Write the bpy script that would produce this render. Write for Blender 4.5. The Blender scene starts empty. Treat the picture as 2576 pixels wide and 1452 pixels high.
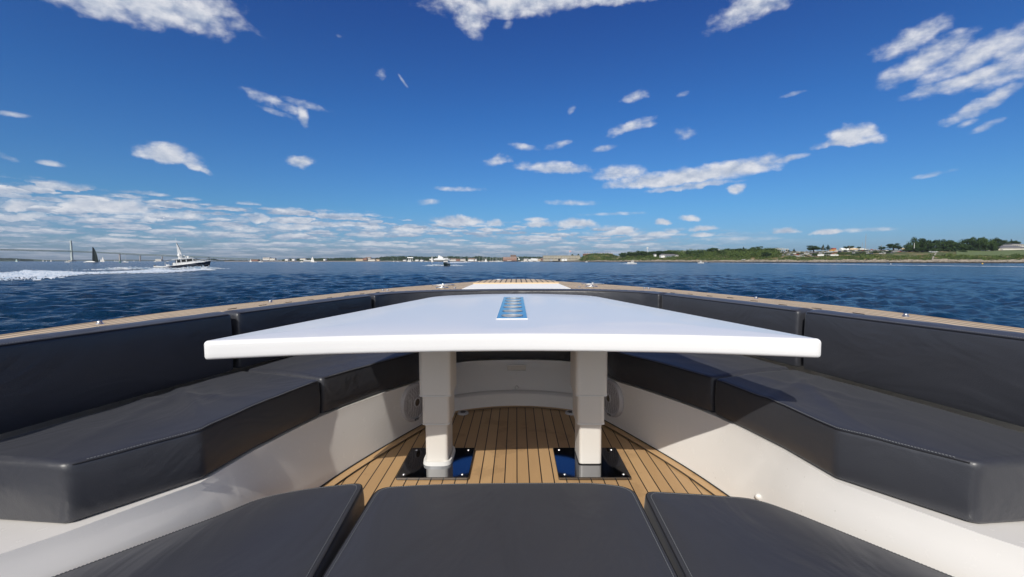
import bpy, bmesh, math, random
import numpy as np
from mathutils import Vector, Matrix
R = math.radians
rnd = random.Random(7)
scene = bpy.context.scene
col = scene.collection
ZC = 2.2            # camera height over the water
F = 455.0           # focal length in pixels of a 1024 px wide picture
# ------------------------------------------------------------------ camera
cam = bpy.data.cameras.new('camera'); camo = bpy.data.objects.new('camera', cam); col.objects.link(camo)
PITCH = math.atan(27.5 / F)
camo.location = (0, 0, ZC); camo.rotation_euler = (math.pi/2 - PITCH, 0, 0)
cam.sensor_width = 36; cam.lens = 36 * F / 1024; cam.clip_start = 0.05; cam.clip_end = 40000
scene.camera = camo
# ------------------------------------------------------------------ light
SUNDIR = Vector((0.44, 1.15, -1.0)).normalized()      # the way the light travels
sun = bpy.data.lights.new('sun', 'SUN'); sun.energy = 3.75; sun.angle = R(0.5); sun.color = (1.0, 0.95, 0.87)
suno = bpy.data.objects.new('sun', sun); col.objects.link(suno)
suno.rotation_euler = SUNDIR.to_track_quat('-Z', 'Y').to_euler(); suno.location = (-3, -8, 12)
SUN_EL = math.asin(-SUNDIR.z); SUN_ROT = math.atan2(-SUNDIR.x, -SUNDIR.y)
scene.view_settings.view_transform = 'Standard'; scene.view_settings.look = 'None'
scene.view_settings.gamma = 1; scene.view_settings.exposure = 0.0

def ang(X, Y):      # pixel of the 2576-wide view -> azimuth, elevation of that bit of sky
    a = (X/2.5156 - 512)/F; b = -(Y/2.5156 - 288.5)/F
    d = (a, math.cos(PITCH)+b*math.sin(PITCH), -math.sin(PITCH)+b*math.cos(PITCH))
    return math.atan2(d[0], d[1]), math.atan2(d[2], math.hypot(d[0], d[1]))

class NT:
    def __init__(s, tree): s.t = tree; s.n = tree.nodes; s.l = tree.links
    def node(s, typ, **kw):
        n = s.n.new(typ)
        for k, v in kw.items(): setattr(n, k, v)
        return n
    def put(s, sock, v):
        if isinstance(v, bpy.types.NodeSocket): s.l.new(v, sock)
        elif v is not None:
            if sock.type == 'RGBA' and len(v) == 3: v = (*v, 1)
            sock.default_value = v
    def m(s, op, a, b=None, c=None, clamp=False):
        n = s.node('ShaderNodeMath', operation=op); n.use_clamp = clamp
        for i, v in enumerate((a, b, c)):
            if v is not None: s.put(n.inputs[i], v)
        return n.outputs[0]
    def vm(s, op, a, b=None):
        n = s.node('ShaderNodeVectorMath', operation=op); s.put(n.inputs[0], a)
        if b is not None: s.put(n.inputs[1], b)
        return n.outputs[0]
    def noise(s, vec, scale, detail=4, rough=.55, dist=0, lac=2.0):
        n = s.node('ShaderNodeTexNoise')
        if vec is not None: s.put(n.inputs['Vector'], vec)
        n.inputs['Scale'].default_value = scale; n.inputs['Detail'].default_value = detail
        n.inputs['Roughness'].default_value = rough; n.inputs['Distortion'].default_value = dist
        n.inputs['Lacunarity'].default_value = lac
        return n.outputs['Fac']
    def mix(s, f, a, b, blend='MIX'):
        n = s.node('ShaderNodeMix', data_type='RGBA', blend_type=blend)
        s.put(n.inputs['Factor'], f); s.put(n.inputs[6], a); s.put(n.inputs[7], b); return n.outputs[2]
    def smooth(s, v, lo, hi, a=0., b=1.):
        n = s.node('ShaderNodeMapRange', interpolation_type='SMOOTHSTEP')
        s.put(n.inputs[0], v)
        for i, q in zip((1, 2, 3, 4), (lo, hi, a, b)): s.put(n.inputs[i], q)
        return n.outputs[0]
    def comb(s, x, y, z):
        n = s.node('ShaderNodeCombineXYZ')
        for i, v in enumerate((x, y, z)): s.put(n.inputs[i], v)
        return n.outputs[0]
# ------------------------------------------------------------------ world: nishita sky with fair-weather clouds
world = bpy.data.worlds.new('World'); scene.world = world; world.use_nodes = True
w = NT(world.node_tree); w.n.clear()
sky = w.node('ShaderNodeTexSky', sky_type='NISHITA'); sky.sun_disc = False
sky.sun_elevation = SUN_EL; sky.sun_rotation = SUN_ROT
sky.air_density = 1.0; sky.dust_density = 0.6; sky.ozone_density = 3.0
geo = w.node('ShaderNodeTexCoord'); sep = w.node('ShaderNodeSeparateXYZ'); w.l.new(geo.outputs['Generated'], sep.inputs[0])
dx, dy, dz = sep.outputs
az = w.m('ARCTAN2', dx, dy)
el = w.m('ARCTAN2', dz, w.m('SQRT', w.m('ADD', w.m('MULTIPLY', dx, dx), w.m('MULTIPLY', dy, dy))))
ae = w.comb(az, el, 0.0)
elc = w.m('MAXIMUM', el, 0.0)
# polarised, deep blue: the higher, the deeper
grade = w.node('ShaderNodeValToRGB'); cr = grade.color_ramp
w.l.new(w.m('DIVIDE', elc, 0.9), grade.inputs[0])
cr.elements[0].position = 0.0; cr.elements[0].color = (0.27, 0.40, 0.66, 1)
cr.elements[1].position = 1.0; cr.elements[1].color = (0.085, 0.145, 0.42, 1)
for p_, c_ in ((.12, (.205, .42, .64)), (.33, (.14, .355, .64)), (.6, (.11, .25, .58))):
    e = cr.elements.new(p_); e.color = (*c_, 1)
# the quarter of the sky towards the sun is paler and brighter than the polarised side away from it, kept so for fill light
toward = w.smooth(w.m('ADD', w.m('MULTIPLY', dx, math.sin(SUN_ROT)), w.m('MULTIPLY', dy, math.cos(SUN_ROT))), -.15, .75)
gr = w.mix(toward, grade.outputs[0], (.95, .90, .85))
skyc = w.mix(1.0, sky.outputs[0], gr, 'MULTIPLY')
# single clouds: (X, Y, rx, ry, turn, density)
CL = [(360,8,235,48,0,1.0),(250,-10,170,50,0,.9),(520,15,90,40,5,.6),
 (1300,5,215,34,-2,.85),(1180,35,45,42,35,.7),(1560,0,150,22,0,.6),
 (1900,12,115,32,-12,.75),(1830,35,50,12,-35,.45),
 (2290,100,95,30,-26,.7),(2335,150,110,34,-30,.75),(2280,185,75,26,-22,.55),(2460,135,150,34,-34,.8),(2440,200,150,22,-15,.8),(2480,258,105,18,-25,.7),(2520,185,120,30,-20,.6),(2570,110,90,60,-20,.6),
 (2145,342,62,26,0,1.15),(2130,358,88,14,0,.8),(2200,352,34,9,20,.6),
 (1700,452,185,22,-3,1.15),(1850,425,120,22,-6,1.0),(1400,428,92,15,3,.75),(1980,400,48,8,-8,.7),(1560,440,70,20,2,.8),(1740,470,110,11,-3,.8),
 (425,398,80,27,5,1.05),(425,380,55,20,0,.9),(480,418,48,10,12,.8),
 (755,407,34,13,-8,.95),(700,258,70,11,18,.42),(770,264,58,8,8,.38),(660,248,26,16,30,.3),(766,293,17,27,-8,.72),(700,285,55,6,14,.3),
 (1590,318,55,12,-15,.62),(1625,312,28,8,-5,.5),(650,552,26,12,0,1.0),(128,413,32,8,5,.55),(20,396,26,8,12,.5),(30,287,40,6,-4,.4),
 (1252,404,34,12,-8,.6),(1318,370,34,7,8,.45),(1402,365,30,8,-12,.55),(1518,374,28,7,-8,.5),(1855,478,20,11,-20,.8),(1724,340,28,13,-5,.45),
 (1600,243,30,11,-10,.45),(1015,205,16,4,50,.5),(960,188,10,10,60,.3),(1990,237,36,5,-6,.4),(1438,275,10,7,-30,.4),(1718,237,14,6,-10,.35),(855,90,8,5,0,.35),(1278,62,14,8,-10,.4),
 (2435,308,26,8,-20,.45),(2480,318,40,8,-20,.4),(2350,437,50,6,-8,.4),
 (1665,562,24,11,0,1.05),(1735,548,27,9,0,.85),(1772,575,36,9,0,.95),(1765,592,28,7,0,.8),(1860,602,90,6,0,.5),(1975,583,33,9,0,.95),(2078,586,42,9,0,.95),(2180,578,70,5,0,.4),
 (1440,512,60,8,2,.5),(1540,538,70,4,0,.4),(1075,508,26,7,-5,.5),(1150,475,60,5,0,.4),(1600,430,20,6,0,.2),
 (40,517,62,20,0,1.1),(50,547,85,15,0,1.0),(270,525,120,26,-2,1.15),(180,532,75,16,0,.9),(400,545,50,14,-5,.9),(470,545,75,14,0,.7),
 (1150,558,60,13,0,1.0),(1165,552,24,10,0,1.0),(1240,562,24,10,0,.9),(870,565,36,8,0,.8),(945,572,30,9,0,.8),(1450,567,50,13,0,1.0),(1360,565,44,9,0,.8),(1350,552,26,5,0,.6),(1550,588,70,9,0,1.0),(1575,580,30,9,0,1.0),(1655,590,45,7,0,.9),(1690,583,20,8,0,.8),
 (740,573,70,11,0,.9),(620,578,60,10,0,.8),(1040,580,70,10,0,.9)]
warp1 = w.noise(ae, 16, 5, .62); warp2 = w.noise(w.vm('ADD', ae, (3.1, 7.7, 0)), 16, 5, .62)
fine = w.noise(w.vm('ADD', w.vm('MULTIPLY', ae, (1, 1.7, 1)), (9.3, 1.7, 0)), 30, 6, .54)
azw = w.m('ADD', az, w.m('MULTIPLY', w.m('SUBTRACT', warp1, .5), .045))
elw = w.m('ADD', el, w.m('MULTIPLY', w.m('SUBTRACT', warp2, .5), .028))
field = None; low = None
for (X, Y, rx, ry, rot, den) in CL:
    if X > 2200 and Y < 290 and ry > 20: ry *= .9; rot *= .65
    rx *= 1.08; ry *= 1.1
    a0, e0 = ang(X, Y); a1, _ = ang(X+rx, Y); _, e1 = ang(X, Y+ry)
    ra, re = abs(a1-a0)*1.12, abs(e1-e0)*1.18; c, s_ = math.cos(R(rot)), math.sin(R(rot))
    x = w.m('SUBTRACT', azw if ry > 9 else az, a0); y = w.m('SUBTRACT', elw if ry > 9 else el, e0)
    if rot:
        x, y = w.m('SUBTRACT', w.m('MULTIPLY', x, c), w.m('MULTIPLY', y, s_)), w.m('ADD', w.m('MULTIPLY', x, s_), w.m('MULTIPLY', y, c))
    x = w.m('DIVIDE', x, ra); y = w.m('DIVIDE', y, re)
    if ry <= 34 and rot in (0, 2, -2, 5, 3, -3) and ry > 6:      # cumulus: flat base, domed top
        y = w.m('MULTIPLY', y, w.m('ADD', 1.0, w.m('MULTIPLY', w.m('LESS_THAN', y, 0.0), .8)))
    r2 = w.m('ADD', w.m('MULTIPLY', x, x), w.m('MULTIPLY', y, y))
    f = w.m('MULTIPLY', w.m('SUBTRACT', 1.0, r2), den)
    field = f if field is None else w.m('MAXIMUM', field, f)
field = w.m('MAXIMUM', field, -1.0)
dens = w.m('ADD', field, w.m('MULTIPLY', w.m('SUBTRACT', fine, .47), 1.55))
single = w.smooth(dens, -0.04, 1.02)
# the bank of cumulus above the horizon, left and middle
elp = w.m('POWER', w.m('MAXIMUM', el, 0.0005), .62)
def bankn(off):
    e_ = w.m('POWER', w.m('MAXIMUM', w.m('ADD', el, off), 0.0005), .62)
    a = w.noise(w.comb(w.m('MULTIPLY', az, 13), w.m('MULTIPLY', e_, 30), 2.3), 1.0, 2, .5)
    b = w.noise(w.comb(w.m('MULTIPLY', az, 44), w.m('MULTIPLY', e_, 66), 5.0), 1.0, 6, .62)
    return w.m('ADD', w.m('MULTIPLY', a, .45), w.m('MULTIPLY', b, .55))
b0 = bankn(0.0); b1 = bankn(.007)
def puffs(sa, se, seed, r0, thr):      # heaped clouds with flat bases, one to a cell
    n1 = w.noise(w.comb(w.m('MULTIPLY', az, sa*2.6), w.m('MULTIPLY', elp, se*2.2), seed+7), 1.0, 5, .6)
    n2 = w.noise(w.comb(w.m('MULTIPLY', az, sa*2.6), w.m('MULTIPLY', elp, se*2.2), seed+17), 1.0, 5, .6)
    c = w.comb(w.m('ADD', w.m('MULTIPLY', az, sa), w.m('MULTIPLY', w.m('SUBTRACT', n1, .5), .9)), w.m('ADD', w.m('MULTIPLY', elp, se), w.m('MULTIPLY', w.m('SUBTRACT', n2, .5), .5)), seed)
    v = w.node('ShaderNodeTexVoronoi', voronoi_dimensions='2D'); w.l.new(c, v.inputs['Vector']); v.inputs['Scale'].default_value = 1; v.inputs['Randomness'].default_value = .8
    d = w.vm('SUBTRACT', c, v.outputs['Position']); sp = w.node('ShaderNodeSeparateXYZ'); w.l.new(d, sp.inputs[0])
    col_ = w.node('ShaderNodeSeparateColor'); w.l.new(v.outputs['Color'], col_.inputs[0])
    y = w.m('MULTIPLY', w.m('ADD', sp.outputs[1], .12), w.m('ADD', 1.2, w.m('MULTIPLY', w.m('LESS_THAN', sp.outputs[1], -.12), 2.2)))
    r = w.m('SQRT', w.m('ADD', w.m('MULTIPLY', w.m('MULTIPLY', sp.outputs[0], sp.outputs[0]), .75), w.m('MULTIPLY', y, y)))
    rr = w.m('ADD', r0, w.m('MULTIPLY', col_.outputs[0], .30))
    return w.smooth(w.m('SUBTRACT', rr, r), 0.0, thr), w.m('ADD', .45, w.m('MULTIPLY', sp.outputs[1], 1.5), clamp=True)
p1, l1 = puffs(12, 27, 1.0, .37, .24); p2, l2 = puffs(22, 46, 4.0, .32, .26)
top = w.m('ADD', w.m('ADD', .083, w.m('MULTIPLY', az, -.048)), w.m('MULTIPLY', w.m('SUBTRACT', warp1, .5), .04))
inband = w.smooth(w.m('SUBTRACT', top, el), -.004, .010)
azfade = w.smooth(az, .62, .16)
veil_low = w.m('MULTIPLY', w.smooth(b0, .40, .62), w.m('MULTIPLY', .70, w.smooth(w.m('SUBTRACT', top, el), .005, .04)))
pf = w.m('MAXIMUM', p1, w.m('MULTIPLY', p2, .85))
bank = w.m('MULTIPLY', w.m('MAXIMUM', w.m('MULTIPLY', pf, inband), veil_low), w.m('ADD', w.m('MULTIPLY', azfade, .92), .04))
bank = w.m('MULTIPLY', bank, w.smooth(el, -.01, .05, .40, 1.0))
cover = w.m('MAXIMUM', single, bank)
nb = w.noise(w.vm('ADD', w.vm('MULTIPLY', ae, (1, 1.7, 1)), (9.3, 1.7+.022, 0)), 30, 5, .54)
relief = w.m('SUBTRACT', fine, nb); relb = w.m('SUBTRACT', b0, b1)
lum_s = w.m('ADD', .66, w.m('MULTIPLY', relief, 1.7), clamp=True)
lum_b = w.m('ADD', w.m('MULTIPLY', pf, w.m('ADD', w.m('MULTIPLY', l1, .55), w.m('MULTIPLY', l2, .40))), w.m('ADD', .08, w.m('MULTIPLY', relb, 3.0)), clamp=True)
lum = w.mix(w.m('GREATER_THAN', single, bank), w.comb(lum_b, lum_b, lum_b), w.comb(lum_s, lum_s, lum_s))
cloudc = w.mix(lum, (2.2, 2.75, 3.7), (5.3, 5.35, 5.6))
# unseen bright cloud added behind the camera as fill light for shaded parts
fill_veil = w.m('MULTIPLY', w.m('MULTIPLY', toward, w.smooth(w.noise(w.vm('MULTIPLY', geo.outputs['Generated'], (1, 1, 1)), 3.0, 4, .6), .38, .6)), .8)
out = w.mix(w.m('MULTIPLY', cover, .93), skyc, cloudc)
out = w.mix(fill_veil, out, (7.5, 7.2, 6.8))
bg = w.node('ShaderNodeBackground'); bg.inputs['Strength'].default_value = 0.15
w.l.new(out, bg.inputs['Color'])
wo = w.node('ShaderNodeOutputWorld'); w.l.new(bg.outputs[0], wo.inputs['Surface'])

# ------------------------------------------------------------------ materials
MATS = {}
def mat(name, base=(.5, .5, .5), rough=.5, metal=0., spec=.5, coat=0., var=0., vscale=8., bump=0., bscale=40., fn=None, **kw):
    m = bpy.data.materials.new(name); m.use_nodes = True
    t = NT(m.node_tree); p = t.n['Principled BSDF']
    p.inputs['Base Color'].default_value = (*base, 1); p.inputs['Roughness'].default_value = rough
    p.inputs['Metallic'].default_value = metal; p.inputs['Specular IOR Level'].default_value = spec
    p.inputs['Coat Weight'].default_value = coat; p.inputs['Coat Roughness'].default_value = .05
    tc = t.node('ShaderNodeTexCoord')
    if var > 0:
        n = t.noise(tc.outputs['Object'], vscale, 4, .6)
        k = t.m('ADD', 1-var, t.m('MULTIPLY', n, 2*var))
        c = t.vm('SCALE', tuple(base)); sc = c.node.inputs['Scale']; t.put(sc, k)
        t.put(p.inputs['Base Color'], c)
    if bump > 0:
        n = t.noise(tc.outputs['Object'], bscale, 3, .6)
        b = t.node('ShaderNodeBump'); b.inputs['Strength'].default_value = bump; b.inputs['Distance'].default_value = .01
        t.l.new(n, b.inputs['Height']); t.l.new(b.outputs[0], p.inputs['Normal'])
    if fn: fn(t, p, tc)
    MATS[name] = m; return m

def fn_fabric(t, p, tc):
    g = t.node('ShaderNodeNewGeometry').outputs['Position']
    big = t.noise(g, 3.0, 3, .5); 
    wk = t.noise(t.vm('MULTIPLY', g, (5, 2.2, 5)), 1.0, 3, .5, .8)
    nd = t.noise(g, 260, 2, .5)
    b = t.node('ShaderNodeBump'); b.inputs['Strength'].default_value = .35; b.inputs['Distance'].default_value = .001
    t.l.new(nd, b.inputs['Height'])
    b2 = t.node('ShaderNodeBump'); b2.inputs['Strength'].default_value = .6; b2.inputs['Distance'].default_value = .02
    t.l.new(wk, b2.inputs['Height']); t.l.new(b.outputs[0], b2.inputs['Normal']); t.l.new(b2.outputs[0], p.inputs['Normal'])
    t.put(p.inputs['Base Color'], t.mix(big, (.032, .034, .042), (.042, .044, .053)))
    t.put(p.inputs['Roughness'], t.m('ADD', .33, t.m('MULTIPLY', big, .14)))
    p.inputs['Sheen Weight'].default_value = .12; p.inputs['Sheen Roughness'].default_value = .4
fabric = mat('charcoal_fabric', fn=fn_fabric, spec=.55)
seamm = mat('seam_thread', (.012, .012, .014), .6)
stitchm = mat('stitch_thread', (.16, .17, .18), .6)
def fn_gel(t, p, tc):
    g = t.node('ShaderNodeNewGeometry').outputs['Position']; a = t.noise(g, 1.3, 3, .5); sc = t.noise(g, 26, 4, .7); sp = t.noise(g, 90, 2, .5)
    c = t.mix(a, (.78, .755, .72), (.82, .80, .765)); c = t.mix(t.smooth(sc, .60, .74, 0., .10), c, (.45, .40, .34)); c = t.mix(t.smooth(sp, .73, .78, 0., .35), c, (.35, .30, .25))
    t.put(p.inputs['Base Color'], c); t.put(p.inputs['Roughness'], t.m('ADD', .16, t.m('MULTIPLY', sc, .18)))
    b = t.node('ShaderNodeBump'); b.inputs['Strength'].default_value = .25; b.inputs['Distance'].default_value = .01; t.l.new(t.noise(g, 4.5, 2, .5), b.inputs['Height']); t.l.new(b.outputs[0], p.inputs['Normal']); t.l.new(b.outputs[0], p.inputs['Coat Normal'])
gel = mat('white_gelcoat', (.80, .775, .74), .22, coat=.8, fn=fn_gel)
gelt = mat('white_lacquer', (.79, .79, .79), .30, coat=.30, spec=.45, var=.012, vscale=2)
alu = mat('satin_aluminium', (.72, .69, .64), .40, metal=.1, spec=.5, var=.03, vscale=4)
aluw = mat('pale_plastic', (.72, .72, .70), .4)
chrome = mat('polished_steel', (.62, .64, .67), .04, metal=1, var=.03, vscale=12)
steel = mat('brushed_steel', (.80, .79, .77), .28, metal=1)
bright = mat('bright_steel', (.62, .62, .62), .28, metal=.9)
platem = mat('plate_steel', (.24, .25, .27), .05, metal=1)
black = mat('black_rubber', (.012, .012, .013), .55)
plast = mat('grey_plastic', (.50, .49, .50), .45, bump=.1)
cone = mat('speaker_cone', (.10, .075, .05), .4)

def wood_fn(light, dark, seamw, floor):
    def fn(t, p, tc):
        g = tc.outputs['Object']; s = t.node('ShaderNodeSeparateXYZ'); t.l.new(g, s.inputs[0])
        at = t.node('ShaderNodeAttribute', attribute_name='plank'); q = at.outputs['Fac']
        fr = t.m('FRACT', q); idx = t.m('FLOOR', q)
        edge = t.m('MINIMUM', fr, t.m('SUBTRACT', 1.0, fr))
        line = t.smooth(edge, seamw*.6, seamw*1.2, 1.0, 0.0)
        wn = t.node('ShaderNodeTexWhiteNoise', noise_dimensions='1D'); t.l.new(idx, wn.inputs['W'])
        grain = t.noise(t.comb(t.m('MULTIPLY', q, 9), t.m('MULTIPLY', s.outputs[1], 3.0), idx), 2.2, 6, .65, .6)
        fineg = t.noise(t.comb(t.m('MULTIPLY', q, 60), t.m('MULTIPLY', s.outputs[1], 10), idx), 1.0, 3, .6)
        stain = t.noise(g, 5, 5, .6)
        k = t.m('ADD', t.m('MULTIPLY', grain, .55), t.m('ADD', t.m('MULTIPLY', fineg, .3), t.m('MULTIPLY', wn.outputs['Value'], .45)), clamp=True)
        c = t.mix(k, dark, light)
        c = t.mix(t.smooth(stain, .56, .62, 0., .22), c, tuple(v*.55 for v in dark))
        c = t.mix(line, c, (.008, .007, .007))
        t.put(p.inputs['Base Color'], c)
        b = t.node('ShaderNodeBump'); b.inputs['Strength'].default_value = .3; b.inputs['Distance'].default_value = .002
        t.l.new(t.m('SUBTRACT', grain, line), b.inputs['Height']); t.l.new(b.outputs[0], p.inputs['Normal'])
    return fn
teak_deck = mat('weathered_teak', rough=.65, fn=wood_fn((.66, .52, .35), (.52, .39, .25), .12, False))
teak_floor = mat('oiled_teak', rough=.5, fn=wood_fn((.56, .365, .185), (.37, .22, .10), .05, True))

# ------------------------------------------------------------------ mesh helpers
class MB:
    def __init__(s): s.v = []; s.f = []
    def add(s, vs, fs):
        o = len(s.v); s.v += [tuple(p) for p in vs]; s.f += [tuple(i+o for i in f) for f in fs]; return s
    def box(s, cx, cy, cz, sx, sy, sz, rot=0, taper=1.0):
        c, n = math.cos(rot), math.sin(rot); vs = []
        for z, k in ((-1, 1), (1, taper)):
            for x, y in ((-1, -1), (1, -1), (1, 1), (-1, 1)):
                X, Y = x*sx/2*k, y*sy/2*k; vs.append((cx+X*c-Y*n, cy+X*n+Y*c, cz+z*sz/2))
        return s.add(vs, [(3, 2, 1, 0), (4, 5, 6, 7), (0, 1, 5, 4), (1, 2, 6, 5), (2, 3, 7, 6), (3, 0, 4, 7)])
    def tube(s, pts, r, n=8, cap=True):
        pts = [Vector(p) for p in pts]; rs = r if isinstance(r, (list, tuple)) else [r]*len(pts); rings = []
        for i, p in enumerate(pts):
            d = (pts[min(i+1, len(pts)-1)] - pts[max(i-1, 0)]).normalized()
            a = d.orthogonal() if abs(d.z) > .95 else Vector((d.y, -d.x, 0)); a.normalize(); b = d.cross(a)
            rings.append([tuple(p + (a*math.cos(2*math.pi*k/n) + b*math.sin(2*math.pi*k/n))*rs[i]) for k in range(n)])
        return s.rings(rings, cap)
    def rings(s, rings, cap=True, closed=True):
        n = len(rings[0]); vs = [p for r in rings for p in r]; fs = []
        for i in range(len(rings)-1):
            for k in range(n if closed else n-1):
                k2 = (k+1) % n; fs.append((i*n+k, i*n+k2, (i+1)*n+k2, (i+1)*n+k))
        if cap and closed:
            fs.append(tuple(range(n-1, -1, -1))); fs.append(tuple((len(rings)-1)*n+k for k in range(n)))
        return s.add(vs, fs)
    def ball(s, c, rx, ry, rz, nu=10, nv=6):
        rs = []
        for j in range(1, nv):
            t = math.pi*j/nv
            rs.append([(c[0]+rx*math.sin(t)*math.cos(2*math.pi*i/nu), c[1]+ry*math.sin(t)*math.sin(2*math.pi*i/nu), c[2]-rz*math.cos(t)) for i in range(nu)])
        return s.rings(rs)
    def prism(s, pts, z0, z1):
        n = len(pts); return s.rings([[(x, y, z0) for x, y in pts], [(x, y, z1) for x, y in pts]])
    def build(s, name, m, parent=None, origin=None, smooth=False, frame=None, bevel=0, attr=None, recalc=True):
        me = bpy.data.meshes.new(name)
        o = parent['_o'] if parent is not None and '_o' in parent else (origin or (0, 0, 0))
        me.from_pydata([(x-o[0], y-o[1], z-o[2]) for x, y, z in s.v], [], s.f)
        if recalc:
            bm = bmesh.new(); bm.from_mesh(me); bmesh.ops.recalc_face_normals(bm, faces=bm.faces); bm.to_mesh(me); bm.free()
        if attr is not None:
            a = me.attributes.new('plank', 'FLOAT', 'POINT'); a.data.foreach_set('value', [float(q) for q in attr])
        me.materials.append(m)
        if smooth:
            me.polygons.foreach_set('use_smooth', [True]*len(me.polygons))
            try: me.set_sharp_from_angle(angle=R(40))
            except Exception: pass
        ob = bpy.data.objects.new(name, me); col.objects.link(ob)
        if parent is not None:
            ob.parent = parent; ob['_o'] = list(o)
        elif origin is not None: place(ob, origin, frame)
        if bevel:
            b = ob.modifiers.new('bevel', 'BEVEL'); b.width = bevel; b.segments = 3; b.limit_method = 'ANGLE'; b.angle_limit = R(35)
        return ob
YAW = -0.009; HEEL = -0.005            # the boat points half a degree right of the camera and heels a little to port
def place(ob, o, frame):
    if frame == 'boat':
        c, s = math.cos(YAW), math.sin(YAW)
        x, y, z = o[0]*math.cos(HEEL)+o[2]*math.sin(HEEL), o[1], o[2]*math.cos(HEEL)-o[0]*math.sin(HEEL)
        ob.location = (x*c - y*s, x*s + y*c, z + ZC); ob.rotation_euler = (0, HEEL, YAW)
    else: ob.location = o
def tag(o, label, cat, group=None):
    o['label'] = label; o['category'] = cat
    if group: o['group'] = group
    return o
def thing(name, label, cat, origin, group=None, frame=None, rotz=0):
    e = bpy.data.objects.new(name, None); col.objects.link(e); e.empty_display_size = .1
    place(e, origin, frame)
    if frame != 'boat': e.rotation_euler = (0, 0, rotz)
    e['_o'] = list(origin) if frame == 'boat' else [0, 0, 0]
    return tag(e, label, cat, group)
def struct(o, kind='structure'): o['kind'] = kind; return o
def copytree(o, parent=None):
    c = o.copy(); col.objects.link(c)
    if parent is not None: c.parent = parent
    for ch in list(o.children): copytree(ch, c)
    return c
def catmull(P, n):
    P = [np.array(p, float) for p in P]; out = []
    Q = [2*P[0]-P[1]] + P + [2*P[-1]-P[-2]]
    for i in range(1, len(Q)-2):
        for k in range(n):
            t = k/n; a, b, c, d = Q[i-1], Q[i], Q[i+1], Q[i+2]
            out.append(.5*((2*b)+(-a+c)*t+(2*a-5*b+4*c-d)*t*t+(-a+3*b-3*c+d)*t**3))
    out.append(P[-1]); return [tuple(p) for p in out]
def resample(P, n):
    P = np.array(P, float); d = np.r_[0, np.cumsum(np.linalg.norm(np.diff(P, axis=0), axis=1))]
    t = np.linspace(0, d[-1], n); return [tuple(np.interp(q, d, P[:, k]) for k in range(P.shape[1])) for q in t]

# ------------------------------------------------------------------ water: one sheet to the horizon
def water():
    nr, na = 900, 1000
    r = np.exp(np.linspace(math.log(1.2), math.log(700), nr-14)); r = np.r_[r, np.exp(np.linspace(math.log(800), math.log(16000), 14))]
    th = np.linspace(R(-62), R(62), na)
    th = np.r_[np.linspace(R(-180), R(-64), 30), th, np.linspace(R(64), R(180), 30)]; na = len(th)
    RR, TH = np.meshgrid(r, th, indexing='ij'); X = RR*np.sin(TH); Y = RR*np.cos(TH); Z = np.zeros_like(X)
    dr = np.gradient(r)[:, None]
    rs = np.random.RandomState(3)
    U = X + 0; V = Y + 0
    for i in range(110):
        lam = .26*(2.8/.26)**rs.rand(); k = 2*math.pi/lam; a = rs.normal(R(-62), .55)
        amp = .0062*lam**.8
        ph = rs.rand()*6.28; fade = np.clip((lam/(dr*2.2))-1, 0, 1)
        arg = k*(U*math.cos(a)+V*math.sin(a)) + ph + .6*np.sin(.13*U+.09*V+ph*3)
        s = np.sin(arg); Z += amp*fade*(s - .22*np.cos(2*arg))
    # patches of calmer and rougher water
    gust = .72 + .38*np.sin(.021*X+1.3)*np.sin(.035*Y+.4) + .15*np.sin(.11*X+.17*Y)
    Z *= np.clip(gust, .35, 1.2); Z[RR > 690] = 0
    co = np.stack([X, Y, Z], -1).reshape(-1, 3).astype(np.float32)
    i, j = np.meshgrid(np.arange(nr-1), np.arange(na-1), indexing='ij')
    q = np.stack([i*na+j, i*na+j+1, (i+1)*na+j+1, (i+1)*na+j], -1).reshape(-1, 4)[:, ::-1]
    me = bpy.data.meshes.new('sea'); me.vertices.add(len(co)); me.vertices.foreach_set('co', co.ravel())
    me.loops.add(q.size); me.loops.foreach_set('vertex_index', q.ravel().astype(np.int32))
    me.polygons.add(len(q)); me.polygons.foreach_set('loop_start', np.arange(0, q.size, 4, dtype=np.int32)); me.polygons.foreach_set('loop_total', np.full(len(q), 4, np.int32))
    me.polygons.foreach_set('use_smooth', np.ones(len(q), bool)); me.update(calc_edges=True); me.validate()
    def fn(t, p, tc):
        g = t.node('ShaderNodeNewGeometry').outputs['Position']
        st = t.vm('MULTIPLY', g, (1.0, .8, 1))
        a = t.noise(st, 5.0, 6, .65, .3); b_ = t.noise(st, .8, 5, .62); c_ = t.noise(st, .16, 4, .6)
        h = t.m('ADD', t.m('MULTIPLY', a, .075), t.m('ADD', t.m('MULTIPLY', b_, .34), t.m('MULTIPLY', c_, .95)))
        b = t.node('ShaderNodeBump'); b.inputs['Strength'].default_value = 1; b.inputs['Distance'].default_value = 1.0
        t.l.new(h, b.inputs['Height']); t.l.new(b.outputs[0], p.inputs['Normal'])
        t.put(p.inputs['Base Color'], t.mix(t.noise(g, .02, 3, .5), (.002, .019, .046), (.004, .027, .058)))
        p.inputs['IOR'].default_value = 1.333
    m = mat('sea_water', rough=.16, fn=fn)
    me.materials.append(m); o = bpy.data.objects.new('sea', me); col.objects.link(o); struct(o)
water()

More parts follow.
